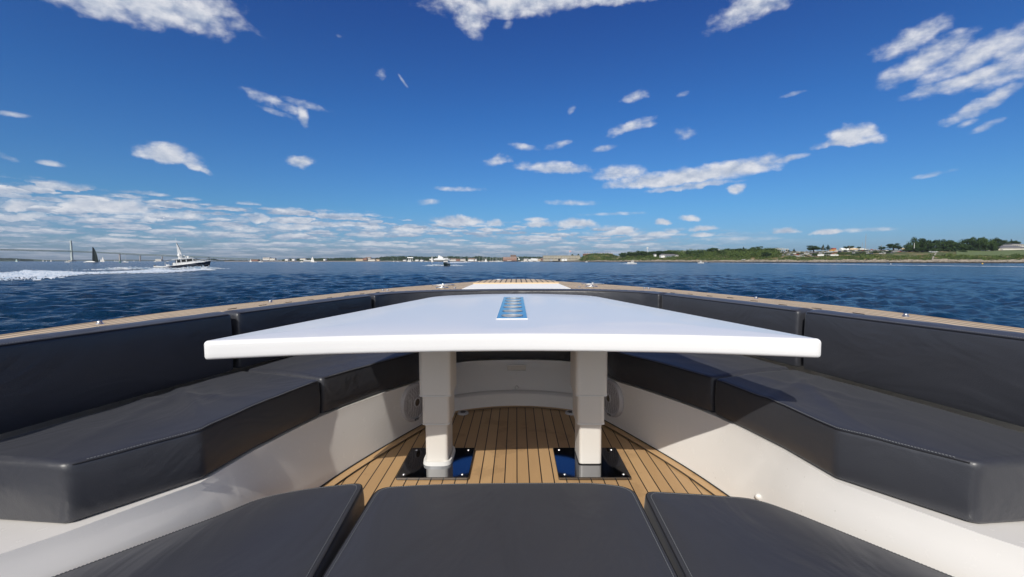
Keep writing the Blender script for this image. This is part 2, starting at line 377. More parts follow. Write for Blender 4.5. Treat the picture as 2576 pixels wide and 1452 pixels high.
# ------------------------------------------------------------------ our boat: hull, deck, cockpit
OUT = catmull([(1.66,-2.4),(1.70,-.6),(1.71,.8),(1.70,1.5),(1.66,2.13),(1.50,2.80),(1.21,3.75),(.86,4.5),(.56,5.05),(.34,5.38),(.14,5.56),(0,5.6)], 8)
BKF = catmull([(1.58,-1.0),(1.57,.3),(1.545,.95),(1.49,1.3),(1.285,2.11),(1.0,3.12),(.86,3.37),(.64,3.52),(.35,3.60),(0,3.63)], 8)
BKB = catmull([(1.68,-1.0),(1.675,.3),(1.65,.98),(1.60,1.33),(1.40,2.17),(1.115,3.22),(.95,3.50),(.70,3.67),(.37,3.76),(0,3.79)], 8)
ZD = -.236
def Wout(y):
    P = OUT; return float(np.interp(y, [p[1] for p in P], [p[0] for p in P]))
boat = thing('motor_boat', 'white open motor boat with teak side decks and cockpit, seen from its own stern seats', 'boat', (0, 1.5, -2.2), frame='boat')
def mirror(pts, s): return [(p[0]*s, *p[1:]) for p in pts]
# hull shell
h = MB(); full = mirror(OUT, 1) + mirror(OUT[:-1], -1)[::-1]
lv = [(ZD-.012, 1.0, 0), (ZD-.05, 1.012, .01), (ZD-.5, .985, -.02), (-1.3, .93, -.15), (-2.0, .84, -.4), (-2.5, .6, -.9)]
h.rings([[(x*k, y + (dy_ if y > 2 else 0), z) for x, y in full] for z, k, dy_ in lv], cap=False, closed=True)
h.build('hull', gel, boat, smooth=True)
# teak side deck, one sheet per side joined in one mesh
yy = np.linspace(-2.4, 5.6, 60)
C = [];
for k, y in enumerate(yy):
    if k == 0: C.append(1.70); continue
    y0, y1 = yy[k-1], y
    if y1 < 3.4: sl = .75*(Wout(y1)-Wout(y0))/(y1-y0)
    C.append(C[-1] + sl*(y1-y0))
def Cc(y): return float(np.interp(y, yy, C))
inner = [(x+.0, y) for x, y in BKB]
inn = resample([(1.69-.02, -2.4)] + [(x, y) for x, y in inner], 74)
inn2 = [(0.0, y) for y in np.linspace(3.79, 5.59, 28)][1:]
inner = inn + inn2; outer = resample(OUT, len(inner))
d = MB(); att = []
# match stations: deck rows where the outer edge sits abreast of the inner one
for s in (1, -1):
    vs = []; M = 26
    for (xi, yi), (xo, yo) in zip(inner, outer):
        for j in range(M):
            t = j/(M-1); x = xi+(xo-xi)*t; y = yi+(yo-yi)*t
            vs.append((x*s, y, ZD)); att.append((Cc(y)-x)/.042 + 40)
    fs = [(i*M+j, i*M+j+1, (i+1)*M+j+1, (i+1)*M+j) for i in range(len(inner)-1) for j in range(M-1)]
    d.add(vs, fs)
d.build('side_deck', teak_deck, boat, attr=att)
# toe edge: rounded teak nosing
n_ = MB()
for s in (1, -1): n_.tube([(x*s, y, ZD-.012) for x, y in OUT], .014, 8)
n_.build('deck_edge', mat('teak_edge', (.50, .36, .22), .6, var=.12, vscale=9), boat, smooth=True)
# foredeck: white hatch, teak lip and raised teak platform
MB().prism([(-.455,3.79),(.455,3.79),(.43,4.6),(-.43,4.6)], ZD+.002, ZD+.006).build('anchor_hatch', mat('nonskid_white', (.84, .84, .82), .85, spec=.1), boat, bevel=.002)
MB().box(0, 4.615, ZD+.009, .87, .035, .018).build('hatch_lip', mat('pale_teak', (.62, .45, .26), .5, var=.1, vscale=14), boat, bevel=.003)
HP = [(-.425,4.634),(.425,4.634),(.43,5.0),(.37,5.22),(.30,5.4),(.2,5.52),(.12,5.56),(-.12,5.56),(-.2,5.52),(-.30,5.4),(-.37,5.22),(-.43,5.0)]
hp = MB().prism(HP, ZD-.01, ZD+.016); hp.build('bow_platform', teak_deck, boat, attr=[v[0]/.056+40 for v in hp.v])
# chrome deck fittings
def ring(cx, cy, rx, ry, z=ZD+.006, r=.006, lump=False):
    m = MB(); pts = [(cx+rx*math.cos(a), cy+ry*math.sin(a), z) for a in np.linspace(0, 2*math.pi, 25)]
    m.tube(pts, r, 6)
    return m
def boatpix(X, Y, z):     # source pixel -> boat frame at height z
    a = (X/4-512)/F; b = -(Y/4-288.5)/F
    dd = (a, math.cos(PITCH)+b*math.sin(PITCH), -math.sin(PITCH)+b*math.cos(PITCH)); t = z/dd[2]
    x, y = a*t, dd[1]*t; c, s = math.cos(-YAW), math.sin(-YAW); return x*c-y*s, x*s+y*c
for (X, Y, rx, ry) in ((1772,1141,.105,.055),(1768,1152,.05,.035),(2371,1140,.105,.055),(2365,1150,.05,.035)):
    x, y = boatpix(X, Y, ZD); m = ring(x, y, rx, ry)
    m.box(x, y, ZD+.008, rx*1.2, .022, .012); m.ball((x, y, ZD+.014), .018, .014, .010)
    m.build('deck_cleat', bright, boat, smooth=True)
for (X, Y) in ((397,1287),(1081,1204),(1531,1160),(1549,1160),(1818,1152),(2316,1151),(2577,1158),(2594,1159),(3023,1199),(3621,1273)):
    x, y = boatpix(X, Y, ZD)
    m = MB(); m.tube([(x, y, ZD), (x, y, ZD+.005)], [.013, .009], 10); m.ball((x, y, ZD+.008), .009, .009, .006)
    m.build('deck_stud', bright, boat, smooth=True)
x, y = boatpix(1995, 1119, ZD+.016); ring(x, y, .05, .04, ZD+.018).build('deck_cleat', bright, boat, smooth=True)
x, y = boatpix(2200, 1126, ZD); ring(x, y, .06, .05, ZD+.004).build('deck_cleat', bright, boat, smooth=True)

for (X, Y) in ((928,1230),(1050,1216.5),(1153,1205),(1241,1196),(1317,1187.5),(1387,1180.5),(1448,1172.5),(1510,1167),(1570,1163),(2838,1188),(2920,1195.5),(3015,1209),(3130,1225),(3265,1241),(3433,1262),(2760,1181),(2690,1175)):
    x, y = boatpix(X, Y, ZD); sg = 1 if x > 0 else -1; dl = math.atan2(-.25*sg, 1)
    nb_ = MB(); nb_.box(x, y, ZD+.0012, .006, .05, .003, -dl); nb_.build('caulking_end', black, boat)
# cockpit liner: bench top, bench wall down to the sole
TOPL = [(1.62,.42),(1.30,.84),(1.115,1.07),(.955,1.325)] + catmull([(.925,1.56),(.835,1.92),(.68,2.24),(.535,2.49),(.50,2.68),(.43,2.87),(.33,2.97),(.17,3.01),(0,3.02)], 5)
BOTL = [(1.56,.38),(1.24,.80),(1.06,1.04),(.905,1.30)] + catmull([(.865,1.56),(.765,1.92),(.645,2.24),(.54,2.49),(.475,2.62),(.39,2.735),(.27,2.80),(.13,2.84),(0,2.852)], 5)
ZB = -.662; ZF = -.92
ln = MB()
topf = mirror(TOPL, -1) + mirror(TOPL, 1)[::-1][1:]; botf = mirror(BOTL, -1) + mirror(BOTL, 1)[::-1][1:]
def lerp(a, b, t): return tuple(a[i]+(b[i]-a[i])*t for i in range(len(a)))
r0 = []
prof = [(0, 0.0), (.012, .03), (.03, .06), (.06, .10), (.5, .5), (.74, .70), (.745, .60), (.77, .56), (.95, .90), (1.0, .93)]
for (zt, k) in ((-.012, 0), (0, .012), (.012, .02)): pass
rows_ = []
rows_.append([(x*1.0, y, ZB) for x, y in topf])
for t in (.05, .15, .4, .7, 1.0): rows_.append([(*lerp(a, b, t), ZB - .012 + (ZF-ZB+.012)*t) for a, b in zip(topf, botf)])
ln.rings(rows_, cap=False, closed=False)
# bench top from the wall line back to the hull side
bkf = [(1.72,.30),(1.715,.78),(1.69,1.05),(1.64,1.36)] + resample([(x+.03, y+.04) for x, y in BKB if y > 1.5], len(TOPL)-4)
bt = []
tl = mirror(TOPL, 1)
benchR = [tl, bkf]
for s in (1, -1):
    ln.rings([[(x*s, y, ZB) for x, y in tl], [(x*s, y, ZB) for x, y in bkf], [(x*s*1.0, y, ZD-.004) for x, y in bkf]], cap=False, closed=False)
ln.build('cockpit_liner', gel, boat, smooth=True)
# low moulded skirt across the bow end of the sole
sk = MB(); pl = [p for p in botf if p[1] > 2.60]
top_ = [(x*1.0, y-.012) for x, y in pl]
sk.rings([[(x, y+.05, ZF+.088) for x, y in pl], [(x, y+.006, ZF+.088) for x, y in pl], [(x, y-.008, ZF+.078) for x, y in pl], [(x*.99, y-.014, ZF) for x, y in pl]], cap=False, closed=False)
sk.build('skirt', gel, boat, smooth=True)
# courtesy light and knob on the bow wall
x, y = boatpix(2062, 1464, -.70)
m = MB(); yw = 2.985
m.prism([(-.062,yw-.012),(.062,yw-.012),(.05,yw+.02),(-.05,yw+.02)], -.722, -.690).build('courtesy_light', mat('light_lens', (.62, .58, .52), .25, coat=.3), boat, bevel=.004)
m = MB(); m.box(0, yw-.014, -.687, .135, .008, .006); m.box(0, yw-.016, -.726, .125, .008, .006); m.build('light_bezel', gel, boat, bevel=.002)
m = MB(); m.ball((0, 2.895, -.815), .012, .012, .012); m.build('knob', gel, boat, smooth=True)
x, y = boatpix(3058/1.0*1.0 + 0, 2006, -.70)
m = MB(); m.ball((.868, 1.60, -.852), .011, .010, .011); m.build('knob', gel, boat, smooth=True)
# teak sole with margin boards
fl = MB(); att = []; Nn = 60
ys = np.linspace(-.3, 2.87, Nn)
bl = sorted(BOTL, key=lambda p: p[1])
def Wb(y): return float(np.interp(y, [p[1] for p in bl], [p[0] for p in bl])) + .01
for y in ys:
    for j in range(31):
        x = -Wb(y) + 2*Wb(y)*j/30; fl.v.append((x, y, ZF)); att.append(x/.052+40)
fl.f = [(i*31+j, i*31+j+1, (i+1)*31+j+1, (i+1)*31+j) for i in range(Nn-1) for j in range(30)]
fl.build('teak_sole', teak_floor, boat, attr=att)
mg = MB(); att = []
base = [p for p in BOTL]
def offs(P, dd):
    out = []
    for i, p in enumerate(P):
        a = np.array(P[max(i-1, 0)]); b = np.array(P[min(i+1, len(P)-1)]); t = (b-a)/np.linalg.norm(b-a)
        out.append((p[0]-dd*(-t[1])*-1 if False else p[0]+dd*(-abs(t[1])), p[1]-dd*abs(t[0])))
    return out
fullb = resample(BOTL[2:], 60)
for s in (1, -1):
    rows2 = []
    for dd in (.0, .002, .05, .052):
        rows2.append([(max(x, 0)*s, y, ZF+.004) for x, y in offs(fullb, dd)])
    n0 = len(mg.v); mg.rings(rows2, cap=False, closed=False)
    for q in (0.0, 0.02, 0.98, 1.0): att += [q+2]*len(fullb)
mg.build('margin_board', teak_floor, boat, attr=att)
ca = MB()
for s in (1, -1):
    ca.rings([[(max(x, 0)*s, y, ZF+.0065) for x, y in offs(fullb, dd)] for dd in (-.004, .007)], cap=False, closed=False)
    ca.rings([[(max(x, 0)*s, y, ZF+.0065) for x, y in offs(fullb, dd)] for dd in (.047, .0505)], cap=False, closed=False)
ca.build('caulking', black, boat)
for s in (1, -1):
    m = MB(); cx, cy = .325*s, 2.70
    m.tube([(cx, cy, ZF), (cx, cy, ZF+.010)], [.034, .031], 24); o = m.build('drain', plast, boat, smooth=True)
    m = MB(); [m.box(cx, cy+q, ZF+.011, .04-abs(q), .005, .002) for q in (-.014, 0, .014)]; m.build('drain_slot', black, o)
# loudspeakers in the bench walls
def wallpoint(u, s, z):
    t = (z-ZB)/(ZF-ZB); L = [lerp(a, b, t) for a, b in zip(TOPL, BOTL)]
    L = [(x*s, y) for x, y in L if y > 1.4]
    for a, b in zip(L, L[1:]):
        ra, rb = a[0]/a[1], b[0]/b[1]
        if (ra-u)*(rb-u) <= 0: k = (u-ra)/(rb-ra+1e-9); p = lerp(a, b, k); return p, (b[0]-a[0], b[1]-a[1])
for s, u in ((-1, -.222-YAW*-1), (1, .222+YAW)):
    z0 = -.765; (px, py), tn = wallpoint(u, s, z0); L = math.hypot(*tn); tx, ty = tn[0]/L, tn[1]/L
    tx, ty = (abs(tx)*-s, abs(ty)); nx, ny = -s*abs(ty), -abs(tx)
    T = Vector((tx, ty, 0)); Nn_ = Vector((nx, ny, .06)).normalized(); U = Vector((0, 0, 1)); c = Vector((px, py, z0)) + Nn_*.004
    def disc(r, off, n=36): return [tuple(c + Nn_*off + (T*math.cos(2*math.pi*k/n)+U*math.sin(2*math.pi*k/n))*r) for k in range(n)]
    sp = MB(); sp.rings([disc(.104, -.01), disc(.104, .006), disc(.099, .013), disc(.088, .014), disc(.085, .010), disc(.02, .018)]); o = sp.build('loudspeaker', plast, boat, smooth=True)
    def gfn(t, p, tc):
        v = t.node('ShaderNodeTexVoronoi'); t.l.new(tc.outputs['Object'], v.inputs['Vector']); v.inputs['Scale'].default_value = 150; v.inputs['Randomness'].default_value = .1
        t.put(p.inputs['Base Color'], t.mix(t.smooth(v.outputs['Distance'], .30, .42), (.05, .05, .05), (.50, .49, .50)))
    gm = MATS.get('grille') or mat('grille', rough=.5, fn=gfn)
    g = MB(); g.rings([disc(.084, .011), disc(.05, .018), disc(.03, .020)], cap=True); g.build('grille', gm, o, smooth=True)
    g = MB(); g.rings([disc(.026, .019), disc(.026, .025), disc(.021, .026), disc(.019, .020)], cap=False); g.build('cone_ring', plast, o, smooth=True)
    g = MB(); g.rings([disc(.021, .021), disc(.010, .026)]); g.build('cone', cone, o, smooth=True)
    cc = c + U*-.094 + Nn_*.016
    g = MB(); vs = [tuple(cc + T*a*.016 + U*b*.005 + Nn_*e_) for e_ in (0, .002) for a, b in ((-1, -1), (1, -1), (1, 1), (-1, 1))]
    g.add(vs, [(0,1,2,3),(4,5,6,7),(0,1,5,4),(1,2,6,5),(2,3,7,6),(3,0,4,7)]); g.build('badge', black, o)
    g = MB()
    for k in range(6):
        q = cc + T*(-.0115+k*.0046) + Nn_*.0026; g.box(q.x, q.y, q.z, .0008, .0022, .0045)
    g.build('badge_lettering', aluw, o)

# ------------------------------------------------------------------ cushions
def cushion(name, label, cat, front, back, z0, z1, r=.018, group=None, disp=None, seam=True, ns=60, nt=26, rb=.012):
    fr = resample(front, ns); bk = resample(back, ns)
    L = sum(math.dist(fr[i], fr[i+1]) for i in range(ns-1))
    # add tight stations at the two ends
    ee = [0, .15, .35, .6, 1.0]; us = [e_*r/L for e_ in ee]; us = us + [u for u in np.linspace(0, 1, ns) if r/L*1.3 < u < 1-r/L*1.3] + [1-u for u in us[::-1]]
    def ev(P, u): q = u*(ns-1); i = min(int(q), ns-2); return lerp(P[i], P[i+1], q-i)
    origin = (*lerp(ev(fr, .5), ev(bk, .5), .5), z0)
    rings = []; seamp = []; seamb = []
    for u in us:
        e_ = min(u, 1-u)*L; sh = 0 if e_ >= r else r - math.sqrt(max(r*r-(r-e_)**2, 0))
        a, b = ev(fr, u), ev(bk, u); wd = math.dist(a, b); tx, ty = (b[0]-a[0])/wd, (b[1]-a[1])/wd
        ring_ = []
        def pt(dd, z):
            x, y = a[0]+tx*dd, a[1]+ty*dd
            dz_ = disp(x, y, u, dd/wd) if disp and z > z1-r*.9 else 0
            return (x, y, z+dz_)
        lo, hi, zt, zb = sh, wd-sh, z1-sh, z0+sh*.3
        for k in range(5): t = k/4*math.pi/2; ring_.append(pt(lo+rb*(1-math.sin(t)), zb+rb*(1-math.cos(t))))
        ring_ = ring_[::1]
        c_ = []
        c_.append(pt(lo+rb, zb)); c_.append(pt(lo+rb*.3, zb+rb*.3)); c_.append(pt(lo, zb+rb))
        for q in (.3, .55, .8): # belly of the side
            zz = zb+rb+(zt-r-zb-rb)*q; c_.append((a[0]+tx*(lo-.004*math.sin(q*math.pi)), a[1]+ty*(lo-.004*math.sin(q*math.pi)), zz))
        for k in range(5): t = k/4*math.pi/2; c_.append(pt(lo+r*(1-math.cos(t)), zt-r+r*math.sin(t)))
        for k in range(1, nt): c_.append(pt(lo+r+(hi-lo-2*r)*k/nt, zt + .006*math.sin(math.pi*k/nt)*(1 if sh == 0 else .3)))
        for k in range(5): t = k/4*math.pi/2; c_.append(pt(hi-r*(1-math.sin(t)), zt-r+r*math.cos(t)))
        c_.append(pt(hi, zb+rb)); c_.append(pt(hi-rb, zb))
        rings.append(c_); p_ = pt(lo+r*.16, zt-r*.38); seamp.append((p_[0]-tx*.001, p_[1]-ty*.001, p_[2])); 
        seamb.append((a[0]+tx*(lo+rb*.1)-tx*.001, a[1]+ty*(lo+rb*.1)-ty*.001, zb+rb*.9))
    m = MB(); m.rings(rings); body = m.build(name, fabric, None, origin, smooth=True, frame='boat')
    body['_o'] = list(origin); tag(body, label, cat, group)
    if seam:
        seamp = seamp[4:-4]; s_ = MB(); s_.tube(seamp, .0017, 5); s_.build('seam', seamm, body)
        s_ = MB()
        sp_ = resample([(a[0], a[1], a[2]+.0052) for a in seamp], int(L/.007)); [s_.tube([sp_[i], lerp(sp_[i], sp_[i+1], .6)], .0011, 4) for i in range(4, len(sp_)-5)]; s_.build('stitching', stitchm, body)
    return body
def seg(P, y0, y1):
    return [p for p in P if y0-1e-6 <= p[1] <= y1+1e-6]
def mir(P, s): return [(x*s, y) for x, y in P]
def wr(cx, cy, amp, seed, sc=1.0):
    def f(x, y, u, t):
        d2 = ((x-cx)/.20)**2+((y-cy)/.30)**2
        k = math.exp(-d2); th = seed
        a = (x-cx)*math.cos(th)+(y-cy)*math.sin(th); b = -(x-cx)*math.sin(th)+(y-cy)*math.cos(th)
        base = .0015*math.sin(9*x+seed*3)*math.sin(7*y+seed)
        return base + amp*k*(math.exp(-((a-.02+.25*b)/.024)**2) + .8*math.exp(-((a+.07-.45*b)/.026)**2) + .7*math.exp(-((a-.10+.1*b)/.028)**2)*(1 if b > 0 else .4) + .6*math.exp(-((b-.05+.6*a)/.026)**2) + .3*math.sin(38*a+6*b))
    return f
FA = [(1.135,1.10),(1.07,1.185),(.957,1.34),(.946,1.43),(.93,1.56),(.89,1.74),(.843,1.92)]
FB = catmull([(.842,1.93),(.69,2.24),(.545,2.49),(.51,2.68),(.445,2.85)], 6)
FC = catmull([(.44,2.86),(.34,2.96),(.17,3.01),(0,3.02)], 6)
bk1 = [(x-.015, y) for x, y in BKF]
def bseg(y0, y1, P=BKF):
    Q = resample(P, 400); return [p for p in Q if y0 <= p[1] <= y1]
BA, BB = bseg(1.13, 2.085), bseg(2.095, 3.26)
BBc = [(.895,3.29),(.86,3.36),(.64,3.52),(.35,3.60),(0,3.63)]
Sd = {-1: 'port (left)', 1: 'starboard (right)'}
for s, side in ((-1, 'left'), (1, 'right')):
    cushion('seat_cushion', f'long charcoal seat cushion nearest the camera on the {side} bench' + (', creased in the middle' if s < 0 else ' with a table shadow'), 'cushion',
            mir(FA, s), mir([(x-.012, y) for x, y in BA], s), ZB+.003, -.502, .017, 'bench seat cushions', wr(-1.20, 1.60, .011, .55) if s < 0 else wr(1.10, 1.70, .010, -.5))
    cushion('seat_cushion', f'charcoal seat cushion of the {side} bench lying partly under the table', 'cushion',
            mir(FB, s), mir([(x-.012, y) for x, y in BB], s), ZB+.003, -.50, .017, 'bench seat cushions', wr(.9*s, 2.45, .010, .8*s))
    cushion('backrest_cushion', f'long charcoal backrest cushion nearest the camera along the {side} bench', 'cushion',
            mir(bseg(.95, 2.06), s), mir(bseg(.95, 2.115, BKB), s), -.497, ZD+.004, .016, 'bench backrest cushions', ns=70, nt=8)
    cushion('backrest_cushion', f'shorter charcoal backrest cushion of the {side} bench beside the table', 'cushion',
            mir(bseg(2.075, 3.13), s), mir(bseg(2.13, 3.235, BKB), s), -.497, ZD+.004, .016, 'bench backrest cushions', ns=60, nt=8)
cf = mir(FC, -1) + mir(FC, 1)[::-1][1:]; cb = mir(BBc, -1) + mir(BBc, 1)[::-1][1:]
cushion('seat_cushion', 'curved charcoal seat cushion at the bow end, under the far edge of the table', 'cushion', cf, cb, ZB+.003, -.50, .017, 'bench seat cushions')
bf = bseg(3.14, 9); bb = bseg(3.245, 9, BKB)
cushion('backrest_cushion', 'curved charcoal backrest cushion at the bow behind the far end of the table', 'cushion',
        mir(bf, -1)+mir(bf, 1)[::-1][1:], mir(bb, -1)+mir(bb, 1)[::-1][1:], -.497, ZD+.004, .016, 'bench backrest cushions', ns=90, nt=8)

def slabshape(outline, z0, z1, r, dome=0., rb=.004, N=420, rect=None):
    P = resample(list(outline)+[outline[0]], N+1)[:-1]; A = np.array(P); T = np.roll(A, -1, 0)-np.roll(A, 1, 0); T /= np.linalg.norm(T, axis=1)[:, None]; Nn = np.stack([-T[:, 1], T[:, 0]], 1)
    c = A.mean(0)
    if ((c-A)*Nn).sum() < 0: Nn = -Nn
    rg = []
    def R_(off, z): B = A+Nn*off; rg.append([(x, y, z) for x, y in B])
    for k in range(4): t = k/3*math.pi/2; R_(rb*(1-math.sin(t)), z0+rb*(1-math.cos(t)))
    for q in (.33, .66): R_(-.003 if dome else 0, z0+rb+(z1-r-z0-rb)*q)
    for k in range(6): t = k/5*math.pi/2; R_(r*(1-math.cos(t)), z1-r+r*math.sin(t))
    B = A+Nn*r
    if rect:
        cx_, cy_, hw, hl = rect; I = []
        for x, y in B: k = min(hw/max(abs(x-cx_), 1e-9), hl/max(abs(y-cy_), 1e-9)); I.append((cx_+(x-cx_)*k, cy_+(y-cy_)*k))
        for sx in (-1, 1):
            for sy in (-1, 1):
                i_ = min(range(len(I)), key=lambda i_: math.dist(I[i_], (cx_+sx*hw, cy_+sy*hl))); I[i_] = (cx_+sx*hw, cy_+sy*hl)
        for q in (.6, .25, 0): rg.append([(a[0]+(b[0]-a[0])*q, a[1]+(b[1]-a[1])*q, z1) for a, b in zip(I, B)])
        rg.append([(x, y, z1-.048) for x, y in I])
    if dome:
     for q in (.995, .97, .93, .86, .75, .6, .4, .2, .05): rg.append([(c[0]+(x-c[0])*q, c[1]+(y-c[1])*q, z1+dome*(1-q**6)) for x, y in B])
    return MB().rings(rg)
# lower sun pads in the foreground
def pad(label, outline, z0, z1, r=.02, seams=()):
    cx = sum(p[0] for p in outline)/len(outline); cy = sum(p[1] for p in outline)/len(outline); o = (cx, cy, z0)
    m = slabshape(outline, z0, z1, r, .009, .012); ob = m.build('sun_pad', fabric, None, o, smooth=True, frame='boat'); ob['_o'] = list(o)
    tag(ob, label, 'cushion', 'sun pads in the foreground')
    n = len(outline); pts = []
    for i, p in enumerate(outline):
        a = Vector(outline[i-1]); b = Vector(outline[(i+1) % n]); t = (b-a).normalized(); nn = Vector((t.y, -t.x))
        if (Vector(p)-Vector((cx, cy))).dot(nn) < 0: nn = -nn
        q = Vector(p) - nn*r*.30; pts.append((q.x, q.y, z1-r*.27))
    s_ = MB(); s_.tube(pts+[pts[0]], .0022, 6); s_.build('seam', seamm, ob)
    s_ = MB(); sp_ = [(c0+(x-c0)*.972, c1_+(y-c1_)*.972, z1+.0018) for (x, y, z) in pts for c0, c1_ in ((cx, cy),)]; sp_ = resample(sp_+[sp_[0]], 500); [s_.tube([sp_[i], lerp(sp_[i], sp_[i+1], .6)], .0010, 4) for i in range(499)]; s_.build('stitching', stitchm, ob)
    return ob
def rounded(P, rad, n=6):
    out = []; N = len(P)
    for i in range(N):
        a, b, c = Vector(P[i-1]), Vector(P[i]), Vector(P[(i+1) % N]); rr = rad[i] if isinstance(rad, (list, tuple)) else rad
        d1, d2 = (a-b).normalized(), (c-b).normalized(); q = min(rr, (a-b).length*.45, (c-b).length*.45)
        p0, p1 = b+d1*q, b+d2*q
        for k in range(n+1):
            t = k/n; p = p0*(1-t)**2 + b*2*t*(1-t) + p1*t*t; out.append((p.x, p.y))
    return out
ZP = -.745; ZP0 = -.86
def bp(X, Y): return boatpix(X*1.59006, Y*1.59006, ZP)
c1, c2 = bp(945,1219), bp(1590,1219)
cen = [bp(945,1222), bp(1100,1214), bp(1300,1212), bp(1500,1213), bp(1592,1226)]
lo_l, lo_r = bp(800,1452), bp(1706,1452)
def ext(a, b, y): k = (y-a[1])/(b[1]-a[1]); return (a[0]+(b[0]-a[0])*k, y)
P = [ext(cen[0], lo_l, .3)] + cen + [ext(cen[-1], lo_r, .3)]
pad('middle charcoal sun pad in the foreground, between its two neighbours', rounded(P, [.02,.05,.2,.2,.2,.06,.02]), ZP0, ZP, .014)
L_ = [bp(918,1211), bp(780,1224), bp(655,1248), bp(560,1288), bp(110,1452)]
P = [ext(L_[0], bp(790,1452), .3)] + L_ + [ext(L_[3], L_[4], .45), (L_[4][0]-.2, .3)]
P[0] = (P[0][0]-.012, P[0][1])
pad('left charcoal sun pad in the foreground, against the left bench wall', rounded(P, [.02,.045,.15,.18,.18,.05,.05,.02]), ZP0, ZP+.003, .014)
R_ = [bp(1612,1236), bp(1760,1245), bp(1895,1256), bp(1990,1290), bp(2385,1452)]
P = [ext(R_[0], bp(1712,1452), .3)] + R_ + [ext(R_[3], R_[4], .45), (R_[4][0]+.2, .3)]
P[0] = (P[0][0]+.012, P[0][1])
pad('right charcoal sun pad in the foreground, against the right bench wall', rounded(P, [.02,.045,.15,.15,.18,.05,.05,.02]), ZP0, ZP+.003, .014)

# ------------------------------------------------------------------ table
ZT = -.235; TH = .058
tab = thing('table', 'white tapering cockpit table on two telescopic legs with a row of six cup holders', 'table', (0, 2.0, ZF), frame='boat')
fe = catmull([(-.927,1.338),(-.70,1.39),(-.45,1.43),(0,1.458),(.45,1.43),(.70,1.39),(.927,1.338)], 5)
P = list(fe) + [(.53,3.085),(.20,3.265),(-.20,3.265),(-.53,3.085)]
nf = len(fe)-2
tp = rounded(P, [.024]+[.02]*nf+[.024,.14,.12,.12,.14], 7)
top = slabshape(tp, ZT-TH, ZT, .013, 0, .010, 700, rect=(0, 2.385, .0618, 1.102/2-.001)).build('tabletop', gelt, None, (0, 2.0, ZF), smooth=True); top.location = (0, 0, 0)
HY = [1.93, 2.11, 2.29, 2.47, 2.65, 2.83]; top.parent = tab
tab.location.x -= .018
# steel strip with six round openings
st = MB(); ya, yb = 1.835, 2.935; Z_ = ZT+.003
cells = [(HY[i]+HY[i+1])/2 for i in range(5)]; bnd = [ya]+cells+[yb]
for i, y in enumerate(HY):
    y0, y1 = bnd[i], bnd[i+1]; n = 32; inn_ = []; ou = []
    for k in range(n):
        a = 2*math.pi*(k+.5)/n; cx_, sy_ = math.cos(a), math.sin(a); inn_.append((.0455*cx_, y+.0455*sy_, Z_))
        kx = .062/abs(cx_) if abs(cx_) > 1e-6 else 9; ky = ((y1-y) if sy_ > 0 else (y-y0))/abs(sy_) if abs(sy_) > 1e-6 else 9
        q = min(kx, ky); ou.append((q*cx_, y+q*sy_, Z_))
    for sx in (-1, 1):
        for yy_ in (y0, y1):
            k = min(range(n), key=lambda k: math.dist(ou[k][:2], (sx*.062, yy_))); ou[k] = (sx*.062, yy_, Z_)
    st.rings([inn_, ou], cap=False)
strip = st.build('cup_holder_strip', chrome, tab)
so = strip.modifiers.new('s', 'SOLIDIFY'); so.thickness = .004; so.offset = -1
rim = MB(); rim.box(-.0632, 2.385, ZT+.0015, .002, 1.11, .003); rim.box(.0632, 2.385, ZT+.0015, .002, 1.11, .003); rim.box(0, 1.8337, ZT+.0015, .1284, .002, .003); rim.box(0, 2.9363, ZT+.0015, .1284, .002, .003)
rim.build('strip_rim', gelt, tab)
for y in HY:
    c_ = MB(); n = 32
    def cr_(r, z): return [(r*math.cos(2*math.pi*k/n), y+r*math.sin(2*math.pi*k/n), z) for k in range(n)]
    c_.rings([cr_(.0485, ZT+.0045), cr_(.0450, ZT+.0050), cr_(.0445, ZT), cr_(.0435, ZT-.036), cr_(.040, ZT-.041), cr_(.004, ZT-.0415)], cap=False)
    c_.build('cup_holder', steel, tab, smooth=True)
def rrect(cx, cy, w_, d_, r, z, n=5):
    pts = rounded([(cx-w_/2, cy-d_/2), (cx+w_/2, cy-d_/2), (cx+w_/2, cy+d_/2), (cx-w_/2, cy+d_/2)], r, n)
    return [(x, y, z) for x, y in pts]
